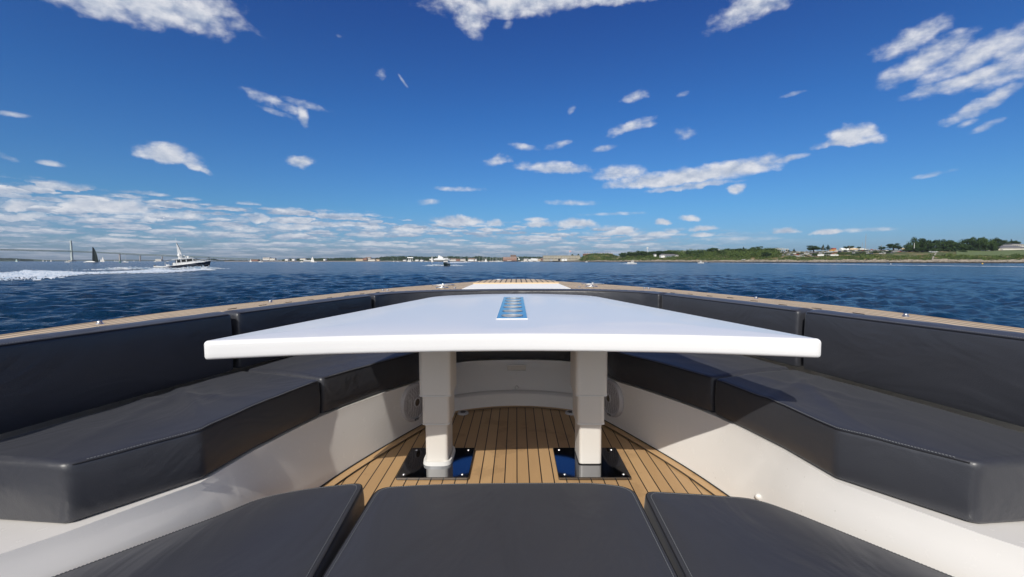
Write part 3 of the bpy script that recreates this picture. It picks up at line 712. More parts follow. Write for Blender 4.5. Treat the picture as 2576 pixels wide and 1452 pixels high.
for s in (-1, 1):
    cx, cy = -.340 if s < 0 else .345, 2.06
    leg = MB(); leg.rings([rrect(cx, cy, .100, .165, .016, ZF+.004), rrect(cx, cy, .100, .165, .016, -.66)]); lo_ = leg.build('leg', alu, tab, smooth=True)
    q = MB(); q.rings([rrect(cx, cy, .120, .187, .018, -.716), rrect(cx, cy, .120, .187, .018, -.54)]); q.build('middle_tube', alu, lo_, smooth=True)
    q = MB(); q.rings([rrect(cx, cy, .124, .191, .020, -.7215), rrect(cx, cy, .124, .191, .020, -.7165)]); q.build('tube_collar', aluw, lo_, smooth=True)
    q = MB(); q.rings([rrect(cx, cy, .141, .210, .022, -.586), rrect(cx, cy, .141, .210, .022, ZT-TH)]); q.build('upper_tube', alu, lo_, smooth=True)
    q = MB(); q.rings([rrect(cx, cy, .144, .213, .024, -.5915), rrect(cx, cy, .144, .213, .024, -.5865)]); q.build('tube_collar', aluw, lo_, smooth=True)
    if s < 0:
        q = MB(); q.rings([rrect(cx, cy, .118, .185, .04, ZF+.010), rrect(cx, cy, .130, .197, .045, ZF+.014), rrect(cx, cy, .126, .193, .045, ZF+.030), rrect(cx, cy, .108, .173, .038, ZF+.030), rrect(cx, cy, .106, .171, .038, ZF+.014)], cap=False); q.build('base_collar', aluw, lo_, smooth=True)
    else:
        q = MB(); q.rings([rrect(cx, cy, .105, .170, .018, ZF+.012), rrect(cx, cy, .105, .170, .018, ZF+.018)]); q.build('rubber_seal', black, lo_, smooth=True)
    pc = cx
    q = MB(); q.rings([rrect(pc, 2.01, .306, .306, .006, ZF+.0045), rrect(pc, 2.01, .306, .306, .006, ZF+.0125), rrect(pc, 2.01, .302, .302, .006, ZF+.0140)]); q.build('base_plate', platem, lo_)
    for ax in (-.125, .125):
        for ay in (-.125, .125):
            q = MB(); q.tube([(pc+ax, 2.01+ay, ZF+.0138), (pc+ax, 2.01+ay, ZF+.0165)], [.0065, .005], 12); q.tube([(pc+ax, 2.01+ay, ZF+.0164), (pc+ax, 2.01+ay, ZF+.017)],   .002, 6); q.build('screw', bright, lo_, smooth=True)
#@@FAR
# ================================================================== everything beyond the boat
def Yh(X): return 1042 + (9*((X-2048)/2048)**2 if X < 2048 else 0)
def WX(X, D): return (X/4-512)/F*D
def WZ(X, Y, D): return ZC + (Yh(X)-Y)/4*D/F
def PX(n, D): return n/4*D/F           # n source pixels at distance D, in metres
def simple(name, **k): return MATS.get(name) or mat(name, **k)
wht = mat('white_paint', (.78, .78, .76), .4, var=.05, vscale=.5)
sailm = mat('white_sailcloth', (.80, .79, .76), .7)
navy = mat('navy_hull', (.008, .012, .03), .12, coat=1)
glass = mat('dark_glass', (.01, .014, .018), .06, spec=.8)
bark = mat('bark', (.09, .07, .05), .9, var=.2, vscale=2)
grey = mat('grey_metal', (.35, .36, .36), .5)
greenst = mat('green_bridge_steel', (.10, .155, .145), .6, var=.05, vscale=.05)
def leaf_fn(a, b):
    def fn(t, p, tc):
        oi = t.node('ShaderNodeObjectInfo'); g = t.node('ShaderNodeNewGeometry')
        n = t.noise(g.outputs['Position'], .35, 4, .7); n2 = t.noise(g.outputs['Position'], .03, 2, .5)
        k = t.m('ADD', t.m('MULTIPLY', n, .8), t.m('ADD', t.m('MULTIPLY', t.m('SUBTRACT', n2, .5), 1.4), t.m('MULTIPLY', t.m('SUBTRACT', oi.outputs['Random'], .5), .5)), clamp=True)
        t.put(p.inputs['Base Color'], t.mix(k, a, b)); p.inputs['Specular IOR Level'].default_value = .2
    return fn
leafd = mat('dark_leaves', rough=.8, fn=leaf_fn((.018, .040, .013), (.055, .095, .022)))
leafs = mat('scrub_leaves', rough=.8, fn=leaf_fn((.030, .060, .014), (.11, .15, .035)))
leafp = mat('pine_needles', rough=.8, fn=leaf_fn((.010, .026, .014), (.030, .055, .022)))
leaff = mat('far_leaves', rough=.8, fn=leaf_fn((.020, .045, .020), (.055, .085, .030)))
def leaves(m, c, rx, ry, rz, n, size, rd, shell=.55):
    for _ in range(n):
        z = rd.uniform(-.75, 1); a = rd.uniform(0, 2*math.pi); q = math.sqrt(max(0, 1-z*z)); nv = Vector((q*math.cos(a), q*math.sin(a), z))
        r = rd.uniform(shell, 1.06); p = Vector((c[0]+nv.x*rx*r, c[1]+nv.y*ry*r, c[2]+nv.z*rz*r))
        nn = (nv + Vector((rd.uniform(-.7, .7), rd.uniform(-.7, .7), rd.uniform(-.5, .7)))).normalized()
        u = nn.orthogonal().normalized(); v = nn.cross(u); s1, s2 = size*rd.uniform(.6, 1.3), size*rd.uniform(.5, 1.0); th = rd.uniform(0, 3.14)
        u2 = u*math.cos(th)+v*math.sin(th); v2 = v*math.cos(th)-u*math.sin(th)
        o = len(m.v); m.v += [tuple(p+u2*s1), tuple(p+v2*s2), tuple(p-u2*s1), tuple(p-v2*s2)]; m.f.append((o, o+1, o+2, o+3))
def tree_meshes(seed, kind):      # unit tree: one metre tall, one metre wide
    rd = random.Random(seed); cr = MB(); tr = MB()
    if kind == 'pine':
        for k in range(9):
            z = .16+.8*k/8; r = .46*(1-k/8.6)*rd.uniform(.85, 1.15); leaves(cr, (rd.uniform(-.04, .04), rd.uniform(-.04, .04), z), r, r, .075, int(60*(1.2-k/9)), .055, rd, .2)
        tr.tube([(0, 0, -.1), (0, 0, .5), (0, 0, .95)], [.035, .025, .008], 6); m_ = leafp
    else:
        lob = [(0, 0, .60, .34, .34), (0, 0, .28, .36, .20)]
        for k in range(rd.randint(10, 13)):
            a = k*2*math.pi/8+rd.uniform(-.3, .3); q = rd.uniform(.20, .34); lob.append((q*math.cos(a), q*math.sin(a), rd.choice((.22, .35, .5, .66, .8))+rd.uniform(-.05, .05), rd.uniform(.15, .24), rd.uniform(.13, .19)))
        for x, y, z, r, rz in lob: leaves(cr, (x, y, z), r, r, rz, int(300*r/.25*.5), .040, rd)
        tr.tube([(0, 0, -.15), (.01, 0, .25), (0, .01, .5)], [.05, .038, .02], 6)
        for k in range(4):
            a = k*1.7; tr.tube([(0, 0, .22), (.22*math.cos(a), .22*math.sin(a), .55)], [.022, .008], 5)
        m_ = leafd
    c = cr.build('crown', m_, None, recalc=False); t = tr.build('trunk', bark); cm, tm = c.data, t.data
    bpy.data.objects.remove(c); bpy.data.objects.remove(t); return cm, tm
TM = {('round', i): tree_meshes(20+i, 'round') for i in range(5)}; TM.update({('pine', i): tree_meshes(40+i, 'pine') for i in range(2)})
def tree(name, label, x, y, z, wd, ht, kind='round', group=None, i=None, rz=None):
    i = rnd.randrange(5 if kind == 'round' else 2) if i is None else i
    e = thing(name, label, 'tree', (x, y, z), group)
    for nm, me in zip(('crown', 'trunk'), TM[(kind, i)]):
        o = bpy.data.objects.new(nm, me); col.objects.link(o); o.parent = e; o.scale = (wd, wd*.9, ht); o.rotation_euler = (0, 0, rnd.uniform(0, 6.28) if rz is None else rz)
    return e

# ---- headland on the right
DS = [(2150,1340),(2330,1120),(2450,980),(2600,860),(2750,770),(2900,700),(3050,640),(3200,590),(3350,550),(3500,520),(3650,495),(3800,475),(3950,458),(4096,445),(4400,420),(4800,400)]
def Dsh(X): return float(np.interp(X, [a for a, _ in DS], [b for _, b in DS]))
SC = [(2150,.12),(2330,.25),(2420,.55),(2520,.85),(2800,.95),(3000,.92),(3200,.85),(3500,.9),(3800,.84),(4100,.84),(4800,.9)]
def hgt(X, d):
    base = float(np.interp(d, [-12,-3,3,9,20,55,120,250,420,700], [-2.5,-.6,1.3,2.4,3.6,8.6,15.0,23.5,25.5,25]))
    s = float(np.interp(X, [a for a, _ in SC], [b for _, b in SC]))
    k = min(max((d-9)/60, 0), 1); lumpy = .5*math.sin(X*.05+d*.1)+.4*math.sin(X*.017)
    return base*(1+(s-1)*k) + (lumpy if d > 5 else .25*math.sin(X*.3+d))
hl = MB(); XS = np.arange(2150, 4810, 14); DD = [-12,-6,-3,0,2,4,6,9,14,20,30,42,55,75,95,120,150,185,220,250,300,360,420,520,700]
for X in XS:
    for d in DD: D = Dsh(X)+d; hl.v.append((WX(X, D), D, hgt(X, d)))
n = len(DD); hl.f = [(i*n+j, (i+1)*n+j, (i+1)*n+j+1, i*n+j+1) for i in range(len(XS)-1) for j in range(n-1)]
def land_fn(t, p, tc):
    g = t.node('ShaderNodeNewGeometry').outputs['Position']; s = t.node('ShaderNodeSeparateXYZ'); t.l.new(g, s.inputs[0])
    n1 = t.noise(g, .06, 5, .6); n2 = t.noise(g, .6, 4, .6); z = t.m('ADD', s.outputs[2], t.m('MULTIPLY', t.m('SUBTRACT', n2, .5), 2.5))
    rock = t.mix(n2, (.10, .085, .065), (.34, .30, .24)); wet = t.mix(t.smooth(z, .5, 1.7), (.02, .018, .015), rock)
    grass = t.mix(t.smooth(n1, .46, .58), (.07, .10, .025), (.26, .20, .09))
    t.put(p.inputs['Base Color'], t.mix(t.smooth(z, 3.2, 4.4), wet, grass))
    b = t.node('ShaderNodeBump'); b.inputs['Distance'].default_value = 1.0; b.inputs['Strength'].default_value = .8; t.l.new(n2, b.inputs['Height']); t.l.new(b.outputs[0], p.inputs['Normal'])
struct(hl.build('headland', mat('headland_ground', rough=.9, fn=land_fn), recalc=False, smooth=True))
def gz(X, d): return hgt(X, d)
# mown field at the far right, sandy beach, path
fd = MB(); 
for X in np.arange(3820, 4500, 20):
    for d in (62, 90, 120, 160, 200): D = Dsh(X)+d; fd.v.append((WX(X, D), D, hgt(X, d)+.45+(.8 if 70 < d < 180 else 0)))
n = 5; fd.f = [(i*n+j, (i+1)*n+j, (i+1)*n+j+1, i*n+j+1) for i in range(33) for j in range(4)]
struct(fd.build('mown_field', mat('mown_grass', (.12, .16, .05), .9, var=.15, vscale=.04), recalc=False, smooth=True))
pth = MB()
for d in (14, 30, 45, 60, 80, 110):
    X = 3724+d*.14; D = Dsh(X)+d
    for q in (-.9, .9): pth.v.append((WX(X, D)+q, D, hgt(X, d)+.5))
pth.f = [(2*i, 2*i+1, 2*i+3, 2*i+2) for i in range(5)]
struct(pth.build('path', mat('gravel', (.36, .32, .27), .9, var=.15, vscale=.6)))
# rocks of the shore
rk = MB(); rd = random.Random(5)
for _ in range(1500):
    X = rd.uniform(2380, 4600); d = rd.uniform(-2, 16) if rd.random() < .8 else rd.uniform(10, 22); D = Dsh(X)+d; sx = rd.uniform(1, 7)*(.7+D/900); sz = rd.uniform(.35, 1.25)*(1.5 if rd.random() < .1 else 1)
    x0, y0, z0 = WX(X, D), D, hgt(X, d); o = len(rk.v); tl = rd.uniform(-.25, .25)
    for z in (-.8, 1):
        for a in range(6):
            t = a*math.pi/3+rd.uniform(-.3, .3); k = rd.uniform(.7, 1)*(1 if z < 0 else .75)
            rk.v.append((x0+sx*.5*k*math.cos(t), y0+sx*.35*k*math.sin(t), z0+z*sz*.5+tl*math.cos(t)*sz))
    rk.f += [tuple(o+q for q in (5,4,3,2,1,0)), tuple(o+6+q for q in range(6))]+[(o+a, o+(a+1)%6, o+6+(a+1)%6, o+6+a) for a in range(6)]
def rock_fn(t, p, tc):
    g = t.node('ShaderNodeNewGeometry').outputs['Position']; s = t.node('ShaderNodeSeparateXYZ'); t.l.new(g, s.inputs[0])
    n = t.noise(g, .5, 5, .7); c = t.mix(n, (.10, .085, .07), (.46, .40, .32))
    t.put(p.inputs['Base Color'], t.mix(t.smooth(t.m('ADD', s.outputs[2], t.m('MULTIPLY', n, .8)), 1.0, 2.2), (.022, .020, .017), c))
struct(rk.build('shore_rocks', mat('ledge_rock', rough=.85, fn=rock_fn)), 'stuff')
# scrub
sc = MB(); rd = random.Random(11)
for _ in range(1150):
    X = rd.uniform(2370, 4650); u = rd.random()
    d = rd.uniform(14, 58) if u < .72 else rd.uniform(55, 110)
    if X > 3830 and d > 66: continue
    if X > 3060 and d > 56: continue
    if abs(X-(3724+d*.14)) < 9: continue
    D = Dsh(X)+d; r = rd.uniform(1.6, 4.2)*(1.15 if X < 3000 else .85); rz = r*rd.uniform(.45, .8)
    leaves(sc, (WX(X, D), D, hgt(X, d)+rz*.4), r*1.5, r, rz, int(26+r*6), .5*(.8+D/1500), rd, .75)
for _ in range(620):       # taller scrub wood on the low hill between the fort and the car park
    X = rd.uniform(2500, 3110); d = rd.uniform(50, 210); D = Dsh(X)+d; r = rd.uniform(3.5, 6.5)
    if 2620 < X < 2720 and d < 90: continue
    leaves(sc, (WX(X, D), D, hgt(X, d)+r*.55), r*1.5, r, r*.8, 60, .8, rd, .8)
struct(sc.build('scrub', leafs, recalc=False), 'stuff')

# ---- trees of the headland: (X, top, base, width) in source pixels, distance inland, kind
TR = []
def r5(px, t, b, wd, d, k='round'): TR.append((3200+px/2.875, 900+t/2.875, 900+b/2.875, wd/2.875, d, k))
def r4(px, t, b, wd, d, k='round'): TR.append((2400+px/2.862, 900+t/2.862, 900+b/2.862, wd/2.862, d, k))
for a in [(145,228,292,130,200),(252,222,290,52,215,'pine'),(308,224,286,66,215,'pine'),(520,240,268,60,260),(560,233,268,80,260),(660,244,268,45,260),(925,240,278,64,200),(1060,204,276,130,190),(1118,224,276,60,190),
  (1262,160,292,125,165),(1330,136,292,150,170),(1435,152,290,120,170),(1530,190,288,110,160),(1600,160,288,150,165),(1690,158,286,130,168),(1780,180,285,130,170),(1860,145,285,160,175),(1950,142,285,130,175),(2030,132,286,130,180),(2120,128,286,150,180),(2205,140,280,110,185),(2225,195,285,60,170),
  (2292,165,235,60,330,'pine'),(2345,160,232,80,330),(2410,162,232,80,330,'pine'),(2450,172,230,70,330),(1240,255,292,120,150),(1340,250,292,120,150),(165,318,352,66,62),(310,312,352,70,62),(850,290,318,60,90),(930,290,318,70,90),(1010,288,318,60,90),(1850,282,305,70,120)]: r5(*a)
for a in [(262,310,350,56,60),(345,293,350,90,75),(400,296,350,70,75),(465,288,346,110,80),(530,292,345,90,80),(590,296,342,80,85),(640,302,342,70,85),(700,290,340,110,110),(760,290,340,90,110),(840,298,340,90,110),(905,306,340,60,100),(992,275,345,60,85,'pine'),(1050,285,345,90,85),(1120,290,345,90,85),(1170,278,330,40,120,'pine'),(1240,260,310,52,140),(1300,253,305,100,140),(1380,290,330,90,110),(1440,262,300,70,140),(1490,264,300,60,140),(1570,262,305,80,150),(1636,248,300,62,150,'pine'),(1720,262,304,80,150),(1785,238,302,120,155),(1850,262,310,90,150),(1920,264,312,90,150),(1965,266,308,70,150),(1890,300,392,90,52),(1755,308,364,50,55),(2140,274,300,45,210),(2210,265,298,38,215,'pine'),(2540,222,288,50,215,'pine'),(2450,316,352,56,62),(2660,0,0,0,0)]:
    if a[3]: r4(*a)
TR += [(2290,1014,1020,9,130,'round'),(2312,1011,1018,11,130,'round'),(2490,1008,1030,26,40,'round')]
used_lab = {}
def near(X):
    for lim, txt in ((2330,'above the stone fort'),(2480,'right of the brick barracks hill'),(2570,'left of the tall cell tower'),(2640,'just right of the cell tower'),(2760,'behind the long white gabled house'),(2900,'on the scrub hill right of the gabled house'),(3080,'left of the hillside car park'),(3240,'at the left end of the hillside car park'),(3420,'behind the yellow bus'),(3560,'between the tall radio mast and the big wood'),(3700,'in the left part of the big wood'),(3850,'in the middle of the big wood'),(3990,'at the right end of the big wood'),(9999,'behind the grey roofed house')):
        if X < lim: return txt
for (X, t, b, wd, d, k) in sorted(TR):
    D = Dsh(X)+d; zb = min(WZ(X, b, D), hgt(X, d)+4); zb = hgt(X, d) if abs(zb-hgt(X, d)) > 9 else zb; zt = WZ(X, t, D); W_ = PX(wd, D)*(1.3 if k == 'round' else 1.3); H_ = zt-zb
    txt = near(X); used_lab[(k, txt)] = i_ = used_lab.get((k, txt), 0)+1
    ordn = ['first','second','third','fourth','fifth','sixth','seventh','eighth','ninth','tenth'][i_-1]
    zb2 = zb
    if 3590 < X < 3990 and k == 'round': H_ *= 1.25; zb2 = zt-H_
    tree('pine_tree' if k == 'pine' else 'leafy_tree', f"{ordn} {'dark conifer' if k == 'pine' else 'broad leafy tree'} from the left {txt}", WX(X, D), D, zb2, W_, H_, k, 'trees on the headland')
    if hgt(X, d) < zb2-1.5: pass

# ---- parked cars
cb = {}
def car_mesh():
    m = MB(); P = [(-2.2,.35),(-2.25,.75),(-2.0,.92),(-1.2,.97),(-.75,1.38),(.75,1.42),(1.45,1.0),(2.15,.88),(2.25,.6),(2.2,.35)]
    m.rings([[(x, y, z) for x, z in P] for y in (-.88,.88)]); return m
paints = [('white', (.75,.75,.74)), ('silver', (.42,.43,.45)), ('black', (.012,.012,.014)), ('dark blue', (.02,.035,.09)), ('red', (.35,.03,.02)), ('grey', (.12,.125,.13))]
pr = {}
for nm, c in paints:
    q = car_mesh(); n1 = len(q.f)
    for y in (-.895,.895): q.add([(-1.05,y,.98),(-.7,y,1.3),(.7,y,1.33),(1.25,y,1.0)], [(0,1,2,3)])
    q.add([(-1.24,-.7,1.0),(-1.24,.7,1.0),(-.82,.62,1.36),(-.82,-.62,1.36)], [(0,1,2,3)]); q.add([(1.5,-.7,1.02),(1.5,.7,1.02),(.83,.62,1.42),(.83,-.62,1.42)], [(0,1,2,3)]); n2 = len(q.f)
    for x in (-1.4,1.4):
        for y in (-.8,.8): q.tube([(x,y-.1,.33),(x,y+.1,.33)], .33, 10)
    o = q.build('parked_car', mat('car_paint_'+nm.replace(' ', '_'), c, .25, coat=.8)); o.data.materials.append(glass); o.data.materials.append(black)
    o.data.polygons.foreach_set('material_index', [0]*n1+[1]*(n2-n1)+[2]*(len(q.f)-n2)); pr[nm] = o.data; bpy.data.objects.remove(o)
rd = random.Random(21); ncar = 0
def car(X, d, zoff=0.0, c=None, where='in the crowded hillside car park', rot=None):
    global ncar
    if ncar >= 285: return
    c = c or rd.choices([p[0] for p in paints], [34,22,22,10,4,12])[0]; D = Dsh(X)+d
    e = bpy.data.objects.new('parked_car', pr[c]); col.objects.link(e); e.location = (WX(X, D), D, hgt(X, d)+zoff); e.rotation_euler = (0, 0, rd.choice([0, 0, math.pi])+rd.uniform(-.5,.5) if rot is None else rot)
    tag(e, f'tiny {c} car parked {where}', 'car', f'{c} cars parked {where}')
    ncar += 1
ROWS = [((3075,3330),(70,84,100,118,140,165,190,215),'among the left rows of the hillside car park'),((3330,3620),(150,165,180,198,216,236),'among the middle rows of the hillside car park'),((3620,3700),(150,170),'at the foot of the big wood')]
for (xa, xb), dl, wh in ROWS:
    for d in dl:
        X = xa + rd.uniform(0, 12)
        while X < xb:
            if rd.random() < .86: car(X, d+rd.uniform(-3,3), .25, where=wh)
            X += PX(1,1)**0*(5.6*F*4/(Dsh(X)+d))*rd.uniform(1.0,1.5)
for X in (3412,3425,3438,3468,3480,3520,3535,3548,3562): car(X, 58, 3.3, where='along the hedge below the car park')
for X in (3718,3726,3733,3740,3722,3730): car(X, 130+rd.uniform(-12,12), .6, 'white', 'beside the footpath under the wood')
for X in (2978,2970): car(X, 14, .6, rd.choice(['black','white']), 'on the low rocks by the water')
# yellow bus, trailers and tents behind the cars
def atD(X, Y, D): return (WX(X, D), D, WZ(X, Y, D))
yel = mat('bus_yellow', (.75, .36, .03), .4)
x, y, z = atD(3328, 1003.5, 800); b = thing('school_bus', 'long yellow bus parked behind the rows of cars', 'bus', (x, y, z), rotz=.05)
m = MB(); m.box(0,0,2.0,11.5,2.5,2.5); m.box(6.5,0,1.5,1.8,2.3,1.5); m.build('body', yel, b, bevel=.25); m = MB()
for k in range(9): m.box(-4.8+k*1.15,-1.28,2.35,.9,.06,.75)
m.build('windows', glass, b); m = MB(); [m.tube([(q,-1.3,.6),(q,1.3,.6)], .6, 10) for q in (-3.5,5.2)]; m.build('wheels', black, b)
canv = mat('white_canvas', (.78,.78,.75), .7); tan = mat('tan_canvas', (.60,.48,.33), .8); redm = mat('red_paint', (.35,.07,.05), .5)
def vault(name, label, cat, X, Y, D, L, H, W_, m_, mk=None):
    x, y, z = atD(X, Y, D); e = thing(name, label, cat, (x, y, z)); q = MB()
    q.rings([[(-L/2*k, W_/2*math.cos(a), H*math.sin(a)) for a in np.linspace(0, math.pi, 9)] for k in (1, -1)]); q.build('cover', m_, e)
    q = MB(); q.box(0,-W_/2-.05,H*.22,L*.3,.1,H*.44); q.build('door', mk or grey, e); return e
vault('marquee', 'white arched tent standing left of the tan one above the cars', 'tent', 3372, 1003.5, 820, 14, 6.2, 8, canv)
vault('marquee', 'tan arched tent right of the white one above the cars', 'tent', 3406, 1003, 830, 16, 6, 8, tan)
for (X, Y, wpx, hpx, c, lab) in ((3330,993.5,14,5,redm,'small red shed behind the yellow bus'),(3440,994.5,16,4.5,canv,'white box trailer left of the radio mast'),(3455,997,8,5,canv,'small white van body at the foot of the radio mast'),(3606,993.5,14,5,tan,'tan low hut left of the big wood'),(3520,1000.5,9,3.5,canv,'white stall among the middle cars')):
    x, y, z = atD(X, Y+2, 790); e = thing('shed', lab, 'shed', (x, y, z)); q = MB(); W_, H_ = PX(wpx,790), PX(hpx,790)
    q.box(0,0,H_/2,W_,4,H_); q.build('wall', c, e); q = MB(); q.rings([[(-W_/2-.2,-2.2,H_),(-W_/2-.2,0,H_*1.25),(-W_/2-.2,2.2,H_)],[(W_/2+.2,-2.2,H_),(W_/2+.2,0,H_*1.25),(W_/2+.2,2.2,H_)]]); q.build('roof', grey, e)
# hedge and white paling fence
hg = MB(); rd = random.Random(3)
for X in np.arange(3347, 3484, 1.6):
    D = 600; leaves(hg, (WX(X, D), D, WZ(X, 1011, D)-.5), 1.3, 1.2, 2.2, 16, .5, rd, .7)
o = hg.build('hedge', leafd, recalc=False); tag(o, 'long clipped dark hedge in front of the middle cars', 'hedge')
fn_ = thing('paling_fence', 'short white paling fence below the left rows of cars', 'fence', atD(3300,1021,590)); o0 = Vector(atD(3300,1021,590))
m = MB()
for X in np.arange(3268, 3350, 2.6):
    if 3292 < X < 3318 or 3250 < X < 3262: continue
    p = Vector(atD(X,1021,590))-o0; m.box(p.x,0,.7,.8,.12,1.5)
m.build('pales', wht, fn_)
m = MB(); a = Vector(atD(3268,1021,590))-o0; b_ = Vector(atD(3350,1021,590))-o0; m.box((a.x+b_.x)/2,.1,1.7,b_.x-a.x,.08,.2); m.build('rail', wht, fn_)
# poles and masts
def pole(name, label, cat, X, Yt, Yb, D, r, m_, extra=None, group=None, part='shaft'):
    x, y, z = atD(X, Yb, D); H_ = WZ(X, Yt, D)-z; e = thing(name, label, cat, (x, y, z), group); q = MB(); q.tube([(0,0,-3),(0,0,H_)], [r, r*.7], 8); q.build(part, m_, e)
    if extra: extra(e, H_)
    return e
def xarm(e, H_): q = MB(); q.box(0,0,H_*.92,2.6,.2,.2); q.build('crossarm', bark, e)
for X, t, b_, D, lab in ((3288,985,1002,760,'wooden utility pole between the lone tree and the conifers'),(3392,981,1014,600,'thin utility pole standing at the hedge'),(3520,979,999,720,'wooden utility pole behind the middle cars'),(3651,970,983,640,'white pole with a cross arm before the big wood'),(3087,992,1005,790,'left wooden pole by the concrete frame'),(3099,992,1005,790,'right wooden pole by the concrete frame'),(3288,984,1002,900,'') ):
    if lab: pole('utility_pole', lab, 'pole', X, t, b_, D, .28, wht if 'white' in lab else simple('pole_wood', base=(.36,.31,.26), rough=.8), xarm, 'utility poles on the headland')
def lattice(e, H_):
    q = MB()
    for k in range(int(H_/2)): q.box(0,0,k*2,.9,.9,.12)
    q.build('bracing', redm, e)
pole('radio_mast', 'tall thin radio mast rising above the parked cars', 'mast', 3456.5, 935.5, 993, 820, .33, grey, lattice)
pole('antenna', 'short antenna just left of the tall radio mast', 'antenna', 3444, 967, 993, 840, .22, grey, lattice)
def cellh(e, H_):
    q = MB(); [q.box(1.5*math.cos(a),1.5*math.sin(a),H_-1.6,.5,.5,3.4,a) for a in np.linspace(0,6.28,9)[:-1]]; q.build('antenna_panel', wht, e)
    q = MB(); q.tube([(1.3*math.cos(a),1.3*math.sin(a),H_-2.2) for a in np.linspace(0,6.28,13)], .15, 5); q.build('ring', grey, e)
pole('cell_tower', 'pale cell tower with panels on top above the scrub wood', 'tower', 2588, 986.5, 1016, 980, .55, wht, cellh)
# houses
roofg = mat('grey_shingle', (.14,.14,.15), .8, var=.15, vscale=.8); cream = mat('cream_wall', (.62,.60,.54), .7, var=.05, vscale=.3); brick = mat('red_brick', (.26,.13,.09), .85, var=.15, vscale=.3)
bluew = mat('pale_blue_wall', (.42,.52,.58), .6)
def house(name, label, cat, X0, X1, Yb, Yw, Yr, D, dep, mw, mr, wins=0, group=None, gable='x', winm=None):
    X = (X0+X1)/2; x, y, z = atD(X, Yb, D); W_ = PX(X1-X0, D); hw = PX(Yb-Yw, D); hr = PX(Yb-Yr, D); e = thing(name, label, cat, (x, y, z), group)
    q = MB(); q.box(0,dep/2,(hw-3)/2,W_,dep,hw+3); q.build('wall', mw, e)
    q = MB()
    if hr > hw+.05:
        if gable == 'x': q.rings([[(sx*(W_/2+.3),-.4,hw),(sx*(W_/2*(1 if True else 1)+.3),dep/2,hr),(sx*(W_/2+.3),dep+.4,hw)] for sx in (-1,1)])
        elif gable == 'hip': q.add([(-W_/2-.4,-.5,hw),(W_/2+.4,-.5,hw),(W_/2+.4,dep+.5,hw),(-W_/2-.4,dep+.5,hw),(-W_/2+dep*.4,dep/2,hr),(W_/2-dep*.4,dep/2,hr)], [(0,1,5,4),(1,2,5),(2,3,4,5),(3,0,4),(3,2,1,0)])
        else: q.rings([[(-W_/2-.3,sy,hw),(0,sy,hr),(W_/2+.3,sy,hw)] for sy in (-.4,dep+.4)])
        q.build('roof', mr, e)
    else: q.box(0,dep/2,hw+.25,W_+.5,dep+.5,.5); q.build('roof', mr, e)
    if wins:
        rows = max(1, int(hw/3.4)); 
        rows = min(rows, 6)
        for r_ in range(rows):
            zz = hw*(r_+.55)/rows; q = MB()
            for k in range(wins): q.box(-W_/2+W_*(k+.5)/wins,-.06,zz,W_/wins*.5,.14,hw/rows*.42)
            q.build('window_row' if rows > 1 else 'windows', winm or glass, e)
    return e
house('gabled_house', 'long pale blue house with grey roof in the scrub left of centre hill', 'house', 2658, 2700, 1026, 1021.5, 1014, 880, 14, bluew, roofg, 12)
house('gabled_house', 'white gabled end house joined left of the pale blue house', 'house', 2643, 2659, 1022.5, 1018, 1013, 878, 10, wht, roofg, 2, gable='y')
house('gabled_house', 'white gabled house at the right end of the pale blue house', 'house', 2699, 2714, 1021.5, 1018.5, 1015, 884, 12, wht, roofg, 3, gable='y')
house('house', 'small white house half hidden left of the gabled house', 'house', 2616, 2624, 1018, 1015, 1013, 900, 8, wht, roofg, 2)
house('house', 'white roofed house half hidden above the scrub wood', 'house', 2731, 2746, 1007, 1004, 1001, 960, 10, cream, wht, 2)
house('house', 'small white gable peeping from the trees on the scrub hill', 'house', 2868, 2877, 999, 997, 995, 930, 8, wht, wht, 1)
house('grey_roofed_house', 'long low house with grey hipped roofs at the far right edge', 'house', 3945, 4012, 996.5, 990.5, 979, 690, 20, cream, roofg, 16, gable='hip')
house('grey_roofed_house', 'right wing with a tall grey hipped roof cut by the photo edge', 'house', 4005, 4110, 995.5, 989, 979.5, 685, 22, cream, roofg, 22, gable='hip')
house('grey_roofed_house', 'pale gabled left end of the long grey roofed house', 'house', 3921, 3946, 998, 991, 985.5, 680, 12, bluew, roofg, 4, gable='y')
house('grey_roofed_house', 'upper grey roof standing behind the long low house', 'house', 4042, 4092, 985, 976, 972.5, 720, 14, cream, roofg, 6, gable='x')
x, y, z = atD(3122, 1004, 800); e = thing('concrete_frame', 'open pale concrete frame building above the left cars', 'building', (x, y, z)); m = MB()
for k in range(7): m.box(-11+k*3.7,0,2.6,.7,.7,5.2)
m.build('pillar_row', cream, e); m = MB(); m.box(0,0,3.6,24,4,.6); m.box(-3,0,5.4,15,4,.5); m.build('slab', cream, e)

# ---- fort, brick barracks, low hill
stone = mat('fort_granite', (.36,.335,.27), .9, var=.18, vscale=.15)
D = 1240; x, y, z = atD(2245, 1037.5, D); e = thing('stone_fort', 'long grey stone fort wall with a row of gun openings', 'fort', (x, y, z)); xa, xb = WX(2173,D)-x, WX(2318,D)-x; H_ = PX(16,D)
m = MB(); m.prism([(xa,0),(xb,-8),(xb,26),(xa,26)], -3, H_); m.build('wall', stone, e)
m = MB(); m.prism([(xa-.6,-.8),(xb+.6,-8.8),(xb+.6,3),(xa-.6,3)], H_+.003, H_+1.0); m.build('parapet', stone, e)
for k in range(26): t = (k+.5)/26; MB().box(xa+(xb-xa)*t,-8*t-.1,H_*.30,1.7,.5,2.1).build('gun_opening', black, e)
for k in range(13): t = (k+.7)/13.5; MB().box(xa+(xb-xa)*t,-8*t-.1,H_*.72,1.0,.5,1.0).build('gun_opening', black, e)
